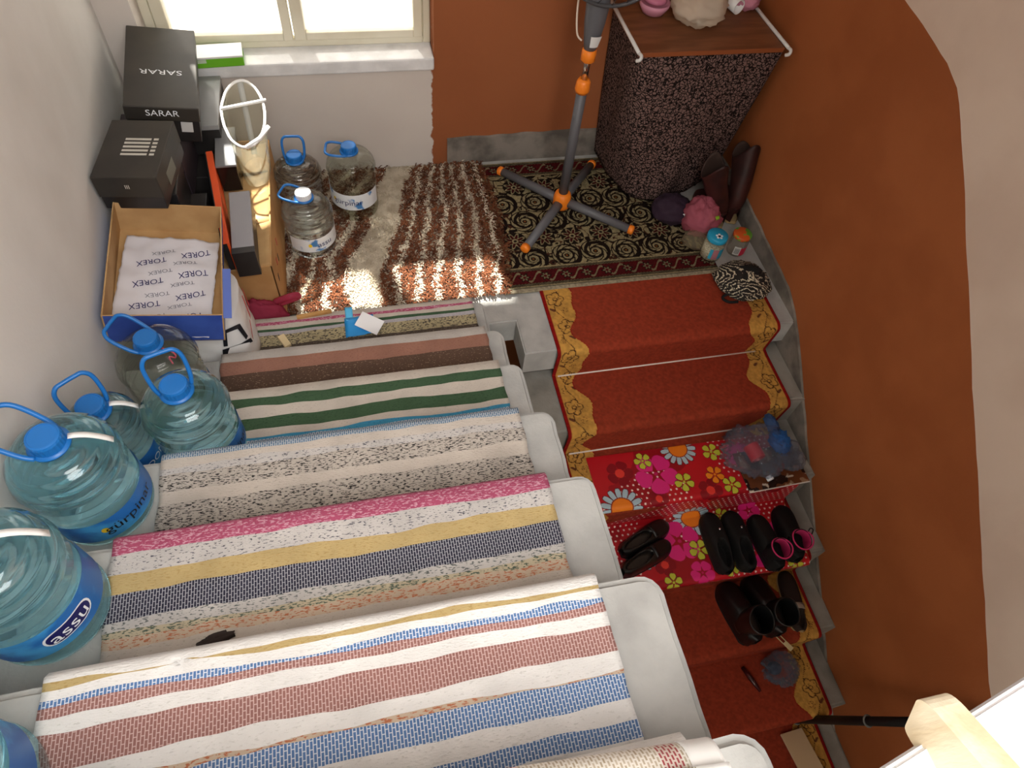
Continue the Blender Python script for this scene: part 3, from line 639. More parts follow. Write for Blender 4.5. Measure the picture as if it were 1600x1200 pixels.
def bottle(label, group, loc, r, h, body_m, cap_m=CAPB, handle='up', hdir=0.0, lab=True, word=None, word_a=0.0, lab_m=None, strap=None, hh=1.0, lz=(.17, .40), word_m=None, tilt=(0, 0), badge=False, tie=False):
    t = thing('water_bottle', label, 'water bottle', loc, (tilt[0], tilt[1], 0), group)
    hb = h - .034                                                     # shoulder top / neck start
    prof = [(r * .5, .012), (r * .62, .002), (r * .86, .0), (r * .96, .012), (r, .03)]
    zs = .03; n = 0
    za = h * .62
    while zs < za:                                                    # ribs
        in_lab = lab and lz[0] * h - .004 < zs < lz[1] * h + .004
        prof += [(r * (.985 if in_lab else .940), zs + .007), (r * (.985 if in_lab else .955), zs + .012), (r * (.985 if in_lab else 1.0), zs + .020)]; zs += .024
    z0 = prof[-1][1]
    for q in np.linspace(0.08, 1, 14):                                # domed shoulder with two rings
        a = q * PI / 2; rr = .024 + (r - .024) * math.cos(a) ** .8; z = z0 + (hb - z0) * math.sin(a) ** 1.0
        prof.append((rr + (.0042 * r / .1 if int(q * 14) % 3 == 1 else 0), z))
    prof += [(.022, hb), (.022, hb + .012)]
    lathe('body', prof, body_m, t, 48)
    zc = hb + .002
    lathe('collar', [(.0225, zc), (.036, zc), (.037, zc + .005), (.0225, zc + .006)], cap_m if cap_m is CAPB else CAPB, t, 32)
    cp = [(.0, zc + .008), (.030, zc + .008)]
    P = []
    for rr, z in [(.0295, zc + .007), (.0300, zc + .026), (.0285, zc + .031), (.0250, zc + .0325), (.0245, zc + .0315), (.001, zc + .0315)]:
        P.append([((rr + (.0008 if (i % 2 and z < zc + .03 and rr > .028) else 0)) * math.cos(2 * PI * i / 48), (rr + (.0008 if (i % 2 and z < zc + .03 and rr > .028) else 0)) * math.sin(2 * PI * i / 48), z) for i in range(48)])
    grid('cap', P, cap_m, t, True, False, cap0=True, cap1=True)
    c, s = math.cos(hdir), math.sin(hdir)
    if handle:
        L_ = .085 * hh; wd = .036; lift = {'up': 1.15, 'half': .55, 'flat': .12}[handle]
        pts = [(.0, -.034, 0), (.25, -.040, .25), (.75, -.041, .75), (.97, -.030, .97), (1.0, -.012, 1.0), (1.0, .012, 1.0), (.97, .030, .97), (.75, .041, .75), (.25, .040, .25), (.0, .034, 0)]
        out = []
        for u, v_, _ in pts:
            dd = .006 + u * L_ * math.cos(lift); zz = zc + .004 + u * L_ * math.sin(lift)
            out.append((dd * c - v_ * s, dd * s + v_ * c, zz))
        tube('handle', smoothpath(out, 4), .0050, CAPB, t, 8)
    if strap is not None:
        d = Vector((math.cos(strap), math.sin(strap), 0)); sd_ = Vector((-d.y, d.x, 0)); P = []
        for q in np.linspace(0, 1, 8):
            rr = .034 + q * (r * .62); z = hb + .012 - q * q * (hb - z0) * .62
            P.append([d * rr - sd_ * .006 + Vector((0, 0, z + .003)), d * rr + sd_ * .006 + Vector((0, 0, z + .003))])
        solid(grid('paper_strap', P, WHITE, t), .001)
    if tie:
        tube('tie', smoothpath([(.036 * c, .036 * s, zc), (.05, -.02, zc - .012), (.056, -.028, zc - .03), (.045, -.034, zc - .018), (.05, -.044, zc - .035)], 5), .0022, mat('pink_string', (226, 96, 120), .7), t, 6)
    if lab:
        lm = lab_m or LABEL_B; P = []
        for z in np.linspace(lz[0] * h, lz[1] * h, 5): P.append([((r + .0012) * math.cos(word_a + a), (r + .0012) * math.sin(word_a + a), z) for a in np.linspace(-1.5, 1.5, 40)])
        lo_ = grid('label', P, lm, t)
        if badge:
            hm = h * (lz[0] + lz[1]) / 2; P = []
            for q in np.linspace(0, 1, 7): P.append([((r + .0022) * math.cos(word_a + q * .42 * math.cos(a)), (r + .0022) * math.sin(word_a + q * .42 * math.cos(a)), hm + q * .024 * math.sin(a) * (1 + .25 * math.cos(2 * a))) for a in np.linspace(0, 2 * PI, 28, endpoint=False)])
            grid('badge', P, INK_N, lo_, True)
            P2 = [[((r + .0018) * math.cos(word_a + q * .46 * math.cos(a)), (r + .0018) * math.sin(word_a + q * .46 * math.cos(a)), hm + q * .0275 * math.sin(a) * (1 + .25 * math.cos(2 * a))) for a in np.linspace(0, 2 * PI, 28, endpoint=False)] for q in np.linspace(.8, 1, 3)]
            grid('badge_rim', P2, INK_W, lo_, True)
        if word:
            V, F = text_geo(word); sz = (.030 if not badge else .034) * (r / .1) * 1.25
            V = [(v.x * sz, v.y * sz) for v in V]
            mesh('lettering', [((r + .0032) * math.cos(word_a + x / r), (r + .0032) * math.sin(word_a + x / r), h * (lz[0] + lz[1]) / 2 + y) for x, y in V], F, word_m or INK_W, lo_)
            if not badge and r > .085:
                V_ = [((r + .003) * math.cos(word_a - .62 + .07 * math.cos(a)), (r + .003) * math.sin(word_a - .62 + .07 * math.cos(a)), h * (lz[0] + lz[1]) / 2 + .003 + .009 * math.sin(a)) for a in np.linspace(0, 2 * PI, 16, endpoint=False)]
                mesh('emblem', V_, [tuple(range(16))], INK_Y, lo_)
    return t
GU = 'blue capped water bottles on the stairs'; GL = 'water bottles on the landing'
bottle('large full water bottle with gürpinar label and blue handle held down, beside the wall', GU, (-1.0, -.893, LZ[4]), .097, .30, WATER, handle='half', hdir=2.75, word='gürpinar', word_a=-.62, lz=(.14, .38), strap=.15, word_m=INK_K, hh=1.15)
bottle('full water bottle squeezed behind two others, handle up and white strap on its shoulder', GU, (-1.024, -.695, LZ[3]), .076, .285, WATER, handle='up', hdir=2.2, word='OOON', word_a=-.5, lz=(.12, .42), strap=.2)
bottle('full water bottle with gürpinar label and upright handle next to the striped rug', GU, (-.846, -.688, LZ[3] + .0135), .093, .30, WATER, handle='up', hdir=1.9, word='gürpinar', word_a=-.55, lz=(.14, .38), word_m=INK_K, hh=1.1)
bottle('empty greenish bottle with a pink string under its blue cap, below the open box', GU, (-.975, -.418, LZ[2]), .10, .30, EMPTY, handle='half', hdir=2.7, word_a=-.9, lz=(.1, .25), tie=True, hh=1.1)
bottle('big full bottle with assu badge cut by the left edge of the photo', GU, (-.992, -1.168, LZ[5]), .093, .315, WATER, handle='half', hdir=2.5, word='assu', word_a=-.72, lz=(.20, .46), badge=True, strap=.35)
bottle('clear water bottle at the lower left corner of the photo', GU, (-.968, -1.47, LZ[6]), .095, .30, WATER, handle='half', hdir=2.6, word_a=-.6, lz=(.2, .42))
bottle('water bottle with upright blue handle standing against the white wall', GL, (-.632, .722, .020), .092, .290, WATERC, handle='up', hdir=1.5, word_a=-.9, lab=False)
bottle('empty water bottle with a blue and white label beside the shaggy rug cream stripe', GL, (-.418, .715, .020), .096, .322, EMPTY, handle='flat', hdir=3.0, word='gürpinar', word_a=-1.9, lab_m=LABEL_W, lz=(.22, .46), word_m=INK_N)
bottle('sunlit water bottle with a white cap in front of the other two', GL, (-.608, .515, .020), .095, .275, WATERC, cap_m=CAPW, handle='flat', hdir=2.7, word='assu', word_a=-1.0, lab_m=LABEL_W, lz=(.18, .42), word_m=INK_N)

# ------------------------------------------------------------------ boxes by the left wall
DARKC = mat('black_card', (30, 28, 28), .42, .5, c2=(44, 41, 40), nscale=7); DARKC2 = mat('charcoal_card', (44, 41, 38), .45, .45, c2=(56, 52, 46), nscale=5)
KRAFT = mat('kraft_board', (196, 160, 112), .8, .2, c2=(180, 142, 96), nscale=8, bump=.1); CARTON = mat('brown_carton', (200, 156, 104), .8, .2, c2=(182, 136, 86), nscale=6, bump=.12)
BLUEC = mat('blue_card', (46, 74, 158), .4, .45, c2=(60, 90, 176), nscale=9); GREYC = mat('grey_card', (150, 148, 152), .5, .4); ORNG = mat('orange_card', (226, 84, 34), .45, .4)
SILVER = mat('silver_ink', (200, 196, 186), .4, .5)
def rbox(name, label, lo, hi, m, rz=0.0, lid=None, lid_m=None, group='shoe boxes stacked by the wall', tilt=(0, 0)):
    """closed carton: body and a lid that overlaps it"""
    c = ((lo[0] + hi[0]) / 2, (lo[1] + hi[1]) / 2, lo[2]); t = thing(name, label, 'box', c, (tilt[0], tilt[1], rz), group)
    sx, sy, sz = (hi[0] - lo[0]) / 2, (hi[1] - lo[1]) / 2, hi[2] - lo[2]; lh = lid or sz * .35
    box('body', (-sx + .003, -sy + .003, 0), (sx - .003, sy - .003, sz - .004), m, t, .002)
    box('lid', (-sx, -sy, sz - lh), (sx, sy, sz), lid_m or m, t, .003)
    return t, sx, sy, sz
SB_ = 'black shoe box'
# hidden and half hidden supports
rbox('shoe_box', 'plain black shoe box at the bottom of the front stack, on the landing', (-1.135, .05, .006), (-.915, .40, .165), DARKC)
rbox('shoe_box', 'plain black shoe box second from the floor in the front stack', (-1.135, .04, .167), (-.915, .40, .325), DARKC)
rbox('shoe_box', 'plain black shoe box at the floor of the rear stack under the window', (-1.17, .53, .006), (-.925, .975, .19), DARKC)
rbox('shoe_box', 'plain black shoe box in the middle of the rear stack under the window', (-1.17, .535, .192), (-.925, .975, .374), DARKC)
rbox('shoe_box', 'plain black shoe box directly under the blue open box', (-1.135, .02, .327), (-.915, .40, .415), DARKC)
t = thing('flat_box', 'thin orange and black box standing on edge between the grey box and the stack', 'box', (-.876, .345, .327), (0, 0, math.radians(8)))
box('black_body', (-.012, -.24, 0), (.006, .24, .118), DARKC, t, .001); box('orange_face', (.006, -.24, 0), (.014, .24, .118), ORNG, t, .001); box('orange_edge', (-.008, -.24, .118), (.014, .24, .1195), ORNG, t, .0005)
rbox('shoe_box', 'dark purple shoe box under the box with silver print', (-1.165, .41, .378), (-.962, .66, .56), mat('aubergine_card', (52, 44, 50), .45, .4), lid=.07)
rbox('shoe_box', 'glossy grey topped black box shining below the window sill', (-1.0, .655, .378), (-.862, .965, .50), DARKC, lid=.02, lid_m=mat('glossy_grey_card', (150, 150, 150), .25, .6))
# box with silver lines
t, sx, sy, sz = rbox('shoe_box', 'dark shoe box with silver printed lines, in front of the tallest box', (-1.145, .165, .562), (-.960, .440, .682), DARKC, rz=math.radians(-7), lid=.075, lid_m=DARKC2)
for r in range(5): box('printed_line', (-.03, -.035 + r * .018, sz), (.045, -.026 + r * .018, sz + .0006), SILVER, t, 0)
for r in range(5): box('printed_line', (.052, -.035 + r * .018, sz), (.066, -.026 + r * .018, sz + .0006), SILVER, t, 0)
box('size_sticker', (sx, -.06, .03), (sx + .0008, .02, .075), mat('grey_sticker', (120, 122, 112), .5), t, 0)
text('lettering', 'III', .02, frame((0, -sy - .001, .085), (1, 0, 0), (0, 0, 1)), SILVER, t)
rbox('shoe_box', 'black shoe box holding up the silver printed box', (-1.150, .225, .417), (-.962, .405, .560), DARKC)
# tallest box
t, sx, sy, sz = rbox('shoe_box', 'large black box with white SARAR lettering on lid and front', (-1.130, .490, .562), (-.910, .965, .690), DARKC, rz=math.radians(4), lid=.05, lid_m=DARKC2, tilt=(0, math.radians(9)))
text('lettering', 'SARAR', .038, frame((0, -.04, sz + .0008), (-1, 0, 0), (0, -1, 0)), INK_W, t, 1.15)
text('lettering', 'SARAR', .030, frame((.0, -sy - .0012, sz - .022), (1, 0, 0), (0, 0, 1)), INK_W, t, 1.1)
box('size_sticker', (.05, -sy - .0006, .04), (.085, -sy + .003, .075), mat('white_sticker', (200, 200, 198), .5), t, 0)

# blue open box with kraft inside
t = thing('open_box', 'open blue box lined with brown card, holding printed tissue paper', 'box', (-.997, -.045, .448), (0, math.radians(11), math.radians(2)))
bx, by, bz, th_ = .152, .228, .112, .004
bm = bmesh.new()
add_box(bm, (-bx, -by, 0), (bx, by, th_))
bmobj('base_panel', bm, [KRAFT], t)
def panel(name, lo, hi, inner):
    bm = bmesh.new(); add_box(bm, lo, hi)
    bm.faces.ensure_lookup_table(); bmesh.ops.recalc_face_normals(bm, faces=bm.faces[:])
    for f in bm.faces: f.material_index = 0 if f.normal.dot(Vector(inner)) < -.5 else 1
    return bmobj(name, bm, [BLUEC, KRAFT], t)
panel('side_panel', (-bx, -by, 0), (-bx + th_, by, bz), (1, 0, 0)); panel('side_panel', (bx - th_, -by * .1, 0), (bx, by, bz), (-1, 0, 0))
panel('side_panel', (bx - th_, -by, 0), (bx, -by * .1, bz * .9), (-1, 0, 0))
panel('side_panel', (-bx + th_, by - th_, 0), (bx - th_, by, bz), (0, -1, 0)); panel('side_panel', (-bx + th_, -by, 0), (bx - th_, -by + th_, bz), (0, 1, 0))
box('blue_flap', (bx - .002, -by, bz * .88), (bx + .022, -by * .15, bz * .9), mat('pale_blue_card', (92, 116, 196), .4), t, .0005)
# tissue with print
TISSUE = mat('tissue_paper', (214, 212, 218), .7, .2, bump=.2, bscale=30); INK_G = mat('grey_ink', (120, 122, 134), .6)
tp = thing('tissue_paper', 'crumpled white tissue paper printed TOREX lying in the blue open box', 'paper', (-1.000, -.070, .455), (math.radians(3), math.radians(11), math.radians(-3)))
def tz(x, y): return .012 + .012 * nz(x * 8, y * 8, 3) + .006 * nz(x * 22, y * 22, 1) + (.012 if y < -.17 else 0) * min(1, (-.17 - y) * 20)
P = [[(-.135 + .265 * i / 40 + .006 * nz(j * .3, 1) , -.195 + .385 * j / 50 + .006 * nz(i * .3, 4), tz(-.135 + .265 * i / 40, -.195 + .385 * j / 50)) for i in range(41)] for j in range(51)]
sheet_ = grid('sheet', P, TISSUE, tp); solid(sheet_, .0012)
k = 0
for j, y in enumerate(np.linspace(-.16, .13, 8)):
    for i, x in enumerate((-.055, .055)):
        xx = x + (.03 if j % 2 else -.015); 
        sz = .030 if (i + j) % 2 == 0 else .019
        V, F = text_geo('TOREX'); a = math.radians(172 + 22); ca, sa = math.cos(a), math.sin(a)
        pts = [(xx + (v.x * sz * 1.1) * ca - v.y * sz * sa, y + v.x * sz * 1.1 * sa + v.y * sz * ca) for v in V]
        if max(abs(p_[0]) for p_ in pts) > .118: pts = [(p_[0] * .78, p_[1]) for p_ in pts]
        mesh('lettering', [(px_, py_, tz(px_, py_) + .0022) for px_, py_ in pts], F, INK_N if sz > .02 else INK_G, sheet_)

# long carton, boxes on it and the vinyl quilt bag
t = thing('cardboard_carton', 'long brown cardboard carton standing on the landing beside the bottles', 'carton', (-.81, .46, .006))
cx, cy, cz = .088, .345, .315
for nm, lo, hi in (('side_panel', (-cx, -cy, 0), (-cx + .005, cy, cz)), ('side_panel', (cx - .005, -cy, 0), (cx, cy, cz)), ('end_panel', (-cx, -cy, 0), (cx, -cy + .005, cz)), ('end_panel', (-cx, cy - .005, 0), (cx, cy, cz)), ('base_panel', (-cx, -cy, 0), (cx, cy, .006))):
    box(nm, lo, hi, CARTON, t, .001)
for y0, y1, s_z in ((-cy, -.12, .0), (-.115, .16, -.006), (.165, cy, -.002)):
    P = [[(-cx + 2 * cx * i / 8, y0 + (y1 - y0) * j / 10, cz + s_z - .016 * math.sin(PI * i / 8) * (.4 + .6 * j / 10) + .004 * nz(i, j * .5)) for i in range(9)] for j in range(11)]
    solid(grid('flap', P, KRAFT, t), .004)
for q in range(4): box('printed_mark', (cx - .0005, -.28 + q * .05, .17 + .03 * (q % 2)), (cx + .0008, -.268 + q * .05, .20 + .03 * (q % 2)), INK_R if q % 2 else INK_K, t, 0)
t, sx, sy, sz = rbox('gift_box', 'grey topped box with a black end lying on the long carton', (-.832, .075, .326), (-.762, .375, .432), DARKC2, rz=math.radians(3), lid=.012, lid_m=GREYC)
box('black_end', (-sx - .001, -sy - .002, 0), (sx + .001, -sy + .025, sz + .0015), DARKC, t, .001)
blk = rbox('gift_box', 'small black box wrapped in shiny film behind the orange edge', (-.888, .50, .330), (-.815, .72, .445), mat('shiny_black_film', (20, 20, 21), .15, .6), rz=math.radians(2), lid=.01, lid_m=mat('grey_film', (120, 120, 122), .25))
VINYL = mat_clear('clear_vinyl', (.93, .93, .86), glossy=.25, ior=1.05, see=.85, body=(226, 222, 196), bodyfac=.22)
t = thing('vinyl_bag', 'clear vinyl storage bag with white piping standing open on the carton', 'bag', (-.765, .60, .330))
rows = []
for j in range(14):
    q = j / 13; row = []
    for i in range(36):
        a = 2 * PI * i / 36; rx_ = .050 + .022 * q + .004 * nz(i * .5, j * .6); ry_ = .085 + .035 * q + .006 * nz(i * .4, j * .5, 3)
        row.append((rx_ * math.cos(a) + .004 * q, ry_ * math.sin(a) + .02 * q, .235 * q + .05 * q * math.sin(a)))
    rows.append(row)
vb = grid('film', rows, VINYL, t, True)
rim = [Vector(p_) for p_ in rows[-1]]
tube('piping', rim, .005, WHITE, t, 8, closed=True)
tube('zip_bar', [rim[2] + Vector((.012, 0, .004)), rim[16] + Vector((-.004, -.04, .004))], .006, WHITE, t, 8)
tube('zip_bar', [rim[27], rim[31], rim[33] + Vector((.02, 0, .01))], .008, WHITE, t, 8)
P = [[rim[9] + Vector((-.012 + .02 * i, -.2 * j / 8 * .5, -.235 * j / 8)) for i in range(2)] for j in range(9)]
solid(grid('strap', P, mat('grey_strap', (176, 176, 170), .6), t), .002)

# white printed carrier bag with an iron, pink bag, scraps
BAGW = mat('white_carrier_film', (226, 224, 222), .35, .5, bump=.25, bscale=14, bdist=.01)
t = thing('carrier_bag', 'white plastic carrier bag printed with a black iron on the first step', 'bag', (-.905, -.140, LZ[1] + .012))
rows = []
for j in range(16):
    q = j / 15; row = []
    for i in range(48):
        a = 2 * PI * i / 48; ca, sa = math.cos(a), math.sin(a); p_ = 4.0
        k_ = (abs(ca) ** p_ + abs(sa) ** p_) ** (-1 / p_)
        w_ = 1.0 - .12 * q ** 2 if ca > 0 else 1.0 - .05 * q
        row.append((.118 * k_ * ca * w_ * (1 + .05 * nz(i * .35, j * .5)) - .01 * q, .118 * k_ * sa * (1 - .15 * q) * (1 + .05 * nz(i * .35, j * .45, 6)) + .06 * q, 0.222 * q))
    rows.append(row)
grid('film', rows, BAGW, t, True, cap0=True, cap1=True)
def on_bag(pts, m, nm, dz=.003):                                       # print on the side of the bag that faces the stairs
    V_ = []
    for u, v in pts:                                                    # u along the corner, v height
        a = -PI / 4 + u; q = v / 0.222; ca, sa = math.cos(a), math.sin(a); k_ = (abs(ca) ** 4 + abs(sa) ** 4) ** -.25
        w_ = 1.0 - .12 * q ** 2 if ca > 0 else 1.0 - .05 * q
        V_.append((.1265 * k_ * ca * w_ - .01 * q, .1265 * k_ * sa * (1 - .15 * q) + .06 * q, v))
    mesh(nm, V_, [tuple(range(len(V_)))], m, t)
on_bag([(-.55, .10), (.25, .10), (.22, .118), (-.1, .13), (-.5, .125)], INK_K, 'printed_iron_base')
for pts in ([(-.45, .135), (-.36, .135), (-.28, .18), (-.36, .188)], [(-.36, .176), (-.30, .188), (.05, .188), (.02, .176)], [(.07, .188), (-.03, .178), (.06, .13), (.15, .133)]): on_bag(pts, INK_K, 'printed_iron_handle')
on_bag([(.30, .10), (.60, .135), (.60, .145), (.30, .11)], INK_R, 'printed_stripe')
on_bag([(.70, .13), (.82, .135), (.92, .20), (.84, .205)], INK_R, 'printed_mark'); on_bag([(1.02, .14), (1.12, .145), (1.2, .20), (1.13, .205)], INK_R, 'printed_mark')
PINKF = mat_clear('pink_film', (.92, .38, .5), glossy=.25, ior=1.05, see=.8, body=(202, 84, 112), bodyfac=.62)
t = thing('pink_carrier_bag', 'crumpled dark pink plastic bag lying in front of the long carton', 'bag', (-.80, .060, .006))
blob('film', (0, .0, .10), (.095, .046, .10), PINKF, t, .35, 2.6, 2, 0)
tube('handle_loop', smoothpath([(.06, .03, .16), (.11, .02, .19), (.135, .03, .185), (.14, .04, .165), (.115, .04, .155), (.075, .04, .14)], 5), [.012] * 26, PINKF, t, 8)
o = box('wood_strip', (-.06, -.007, 0), (.06, .007, .012), mat('yellow_wood', (196, 150, 92), .7, c2=(176, 128, 72), nscale=20), None, .002); o.location = (-.60, .035, LZ[1] - .012 + .002); o.rotation_euler = (0, 0, .12)
o.location = (-.605, -.012, LZ[1] + .011)
setp(o, 'short strip of yellow wood on the edge of the first step', 'wood strip')
o = box('wood_scrap', (-.012, -.027, 0), (.012, .027, .012), mat('pale_wood', (226, 206, 162), .7), None, .002); o.location = (-.708, -.118, LZ[1] + .012); o.rotation_euler = (0, 0, .45)
setp(o, 'small pale offcut of wood lying on the speckled stripe of the rug', 'wood scrap')
# torn blue wrapper with white card
t = thing('torn_wrapper', 'torn blue and white paper wrapper lying on the rug of the first step', 'wrapper', (-.455, -.085, LZ[1] + .010))
BLP = mat('bright_blue_paper', (40, 150, 224), .5); 
P = [[(-.05 + .10 * i / 8, -.045 + .085 * j / 8, .004 + .012 * abs(nz(i * .6, j * .6, 3)) + .01 * (i / 8)) for i in range(9)] for j in range(9)]
solid(grid('blue_sheet', P, BLP, t), .001)
P = [[(-.045 + .026 * i / 4, .03 + .06 * j / 6, .006 + .008 * abs(nz(i, j))) for i in range(5)] for j in range(7)]
solid(grid('blue_strip', P, mat('light_blue_paper', (90, 190, 240), .5), t), .001)
bm = bmesh.new(); add_box(bm, (-.042, -.03, 0), (.042, .03, .002), .0005, 1); o = bmobj('white_card', bm, mat('white_paper', (240, 240, 242), .6), t); o.location = (.035, -.01, .026); o.rotation_euler = (math.radians(8), math.radians(10), -.55)
o = blob('dust_clump', (0, 0, .006), (.028, .010, .009), mat('dark_fluff', (54, 44, 40), .95), None, .8, 4.0, 5, 0.0, 24, 14); o.location = (-.73, -1.268, LZ[5] + .009); o.rotation_euler = (0, 0, .2)
setp(o, 'dark clump of fluff lying on the rug near the yellow stripe', 'fluff')

# green box on the sill
t = thing('slim_box', 'slim green and white box lying on the bright window sill', 'box', (-.867, 1.02, zb + .001), (0, 0, .06), None)
box('body', (-.098, -.045, 0), (.098, .045, .034), mat('lime_card', (112, 190, 40), .5), t, .002); box('lid', (-.099, -.046, .034), (.099, .046, .042), WHITE, t, .002)
box('sticker', (-.075, -.0462, .02), (-.035, -.0452, .034), mat('pale_sticker', (200, 216, 190), .5), t, 0)

# ------------------------------------------------------------------ standing fan
GREYP = mat('grey_fan_plastic', (92, 92, 96), .45, .4); ORP = mat('orange_fan_plastic', (238, 130, 34), .4, .45); CHROME = mat('chrome', (210, 210, 212), .12, .5, metal=1.0)
FX, FY = .478, .622
t = thing('standing_fan', 'grey standing fan with orange collars and crossed feet on the oriental rug', 'fan', (FX, FY, .013))
for ang, ln in ((-131.5, .345), (-36, .345), (132, .35), (50, .345)):
    a = math.radians(ang); c, s = math.cos(a), math.sin(a)
    lg = tube('leg', [(c * .02, s * .02, .042), (c * .1, s * .1, .038), (c * (ln - .02), s * (ln - .02), .021)], [.021, .0205, .0185], GREYP, t, 12)
    tube('foot_cap', [(c * (ln - .022), s * (ln - .022), .021), (c * (ln - .003), s * (ln - .003), .0208), (c * (ln + .002), s * (ln + .002), .0206)], [.0205, .0205, .013], ORP, lg, 12)
lathe('hub', [(.034, .010), (.039, .022), (.039, .066), (.034, .084), (.026, .090)], ORP, t, 28)
lathe('lower_pole', [(.0205, .07), (.0205, .60)], GREYP, t, 24)
lathe('lower_collar', [(.024, .572), (.029, .585), (.0265, .615), (.020, .627)], ORP, t, 28)
lathe('inner_pole', [(.0125, .61), (.0125, .75)], CHROME, t, 20)
lathe('upper_collar', [(.0185, .695), (.027, .703), (.027, .740), (.022, .745)], ORP, t, 28)
lathe('neck', [(.021, .738), (.028, .775), (.037, .84), (.041, .90), (.040, .98), (.034, 1.05), (.02, 1.09)], GREYP, t, 32)
P = [[((.0325 + .011 * q) * math.cos(a), (.0325 + .011 * q) * math.sin(a) * 1.0, .765 + .045 * q) for a in np.linspace(-2.0, -1.05, 8)] for q in np.linspace(0, 1, 4)]
P = [[(x * 1.02, y * 1.02, z) for x, y, z in row] for row in P]
lb = grid('rating_label', P, mat('label_paper', (220, 220, 218), .5), t)
hd = lathe('motor_housing', [(.03, 0), (.06, .02), (.07, .07), (.055, .12), (.02, .13)], GREYP, t, 28); hd.location = (0, .03, 1.16); hd.rotation_euler = (PI / 2, 0, PI)
hd.location = (0, -.01, 1.17); hd.rotation_euler = (-PI / 2, 0, 0)
gr = []
WIRE = mat('dark_wire', (70, 70, 72), .4, .5)
cxh = Vector((0.03, -.05, 1.125))
def ring(R, y): return [cxh + Vector((R * math.cos(a), y, R * math.sin(a))) for a in np.linspace(0, 2 * PI, 48, endpoint=False)]
g = tube('grille_ring', ring(.205, 0), .007, WIRE, t, 8, closed=True)
for R, y in ((.05, -.055), (.10, -.05), (.15, -.04), (.10, .05), (.15, .045)): tube('grille_ring', ring(R, y), .0022, WIRE, t, 6, closed=True)
for i in range(24):
    a = 2 * PI * i / 24; d = Vector((math.cos(a), 0, math.sin(a)))
    tube('grille_wire', [cxh + d * .03 + Vector((0, -.056, 0)), cxh + d * .15 + Vector((0, -.042, 0)), cxh + d * .205], .0016, WIRE, t, 5)
for i in range(3):
    P = []
    for q in np.linspace(0, 1, 6):
        P.append([cxh + Vector((R * math.cos(2 * PI * i / 3 + q * 1.4), -.012 + .03 * q, R * math.sin(2 * PI * i / 3 + q * 1.4))) for R in np.linspace(.03, .17, 6)])
    solid(grid('blade', P, mat('blade_orange', (230, 140, 60), .35), t), .002)
tube('cable', smoothpath([(-.02, .03, 1.12), (-.055, .03, 1.02), (-.065, .02, .90), (-.055, .01, .80), (-.036, .0, .775)], 6), .0035, mat('white_cable', (214, 196, 178), .5), t, 8)

# ------------------------------------------------------------------ covered stand with board
BOARD = mat('dark_board_wood', (132, 84, 54), .5, .4, c2=(112, 68, 42), nscale=5, stretch=(1, 6, 6), bump=.05)
t = thing('shelf_board', 'brown wooden board with white rods along both sides in the orange corner', 'shelf', (.66, .59, .735))
box('board', (0, 0, 0), (.585, .40, .018), BOARD, t, .002)
box('front_edge', (.0, -.003, .001), (.585, .0005, .017), mat('orange_edge_wood', (142, 78, 42), .5), t, .0005)
for x, lift in ((-.006, .0), (.596, .0)):
    tube('side_rod', [(x, -.01, .022), (x * .985, .20, .024), (x * .97, .398, .028)], .007, mat('white_rod_metal', (216, 214, 210), .4), t, 10)
    tube('rod_hook', smoothpath([(x, -.01, .022), (x + .006, -.022, .018), (x + .002, -.026, .006), (x - .008, -.018, -.002)], 4), .0065, mat('white_rod_metal', (216, 214, 210), .4), t, 8)
for x in (.16, .50):
    for y in (.12, .34): tube('leg', [(x, y, 0), (x, y, -.722)], .012, BLACK, t, 8)
CLOTH = mat('dark_print_cloth', (24, 18, 18), .9, .1, c2=(122, 98, 92), nscale=74, lo=.07, hi=.17, kind='edge', stretch=(1, 1, 1))
nt = CLOTH.node_tree
vor = [n for n in nt.nodes if n.type == 'TEX_VORONOI'][0]; nzn = nt.nodes.new('ShaderNodeTexNoise'); nzn.inputs['Scale'].default_value = 45
mxv = nt.nodes.new('ShaderNodeMix'); mxv.data_type = 'VECTOR'; mxv.inputs[0].default_value = .03
src = vor.inputs['Vector'].links[0].from_socket; nt.links.new(src, nzn.inputs['Vector']); nt.links.new(src, mxv.inputs[4]); nt.links.new(nzn.outputs['Color'], mxv.inputs[5]); nt.links.new(mxv.outputs[1], vor.inputs['Vector'])
top = smoothpath([(.690, .985, 0), (.682, .80, 0), (.690, .635, 0), (.80, .603, 0), (1.0, .605, 0), (1.16, .603, 0), (1.262, .615, 0), (1.275, .78, 0), (1.278, .93, 0)], 10)
bot = smoothpath([(.745, .985, 0), (.752, .84, 0), (.785, .70, 0), (.865, .617, 0), (.985, .625, 0), (1.09, .66, 0), (1.20, .68, 0), (1.262, .78, 0), (1.278, .93, 0)], 10)
rows = []
nb = 34
for j in range(nb + 1):
    q = j / nb; row = []
    for i, (a, b) in enumerate(zip(top, bot)):
        u = i / (len(top) - 1); qq = q ** 1.15; p_ = a * (1 - qq) + b * qq
        wv = .010 * q * nz(u * 9, q * 1.2, 4) + .006 * q * math.sin(u * 40 + 2 * q); n_ = Vector((0, -1, 0)) if .25 < u < .8 else Vector((-1, 0, 0)) if u <= .25 else Vector((0, -.4, 0))
        zlow = .028 + (.16 * max(0, (u - .62) / .38))
        z = .728 + (zlow - .728) * q
        pp = p_ + n_ * wv
        row.append((min(pp.x, 1.286), min(pp.y, .986), z))
    rows.append(row)
cl = grid('printed_cloth', rows, CLOTH); solid(cl, .003)
setp(cl, 'dark brown patterned cloth hanging from the wooden board down to the rug', 'cloth')
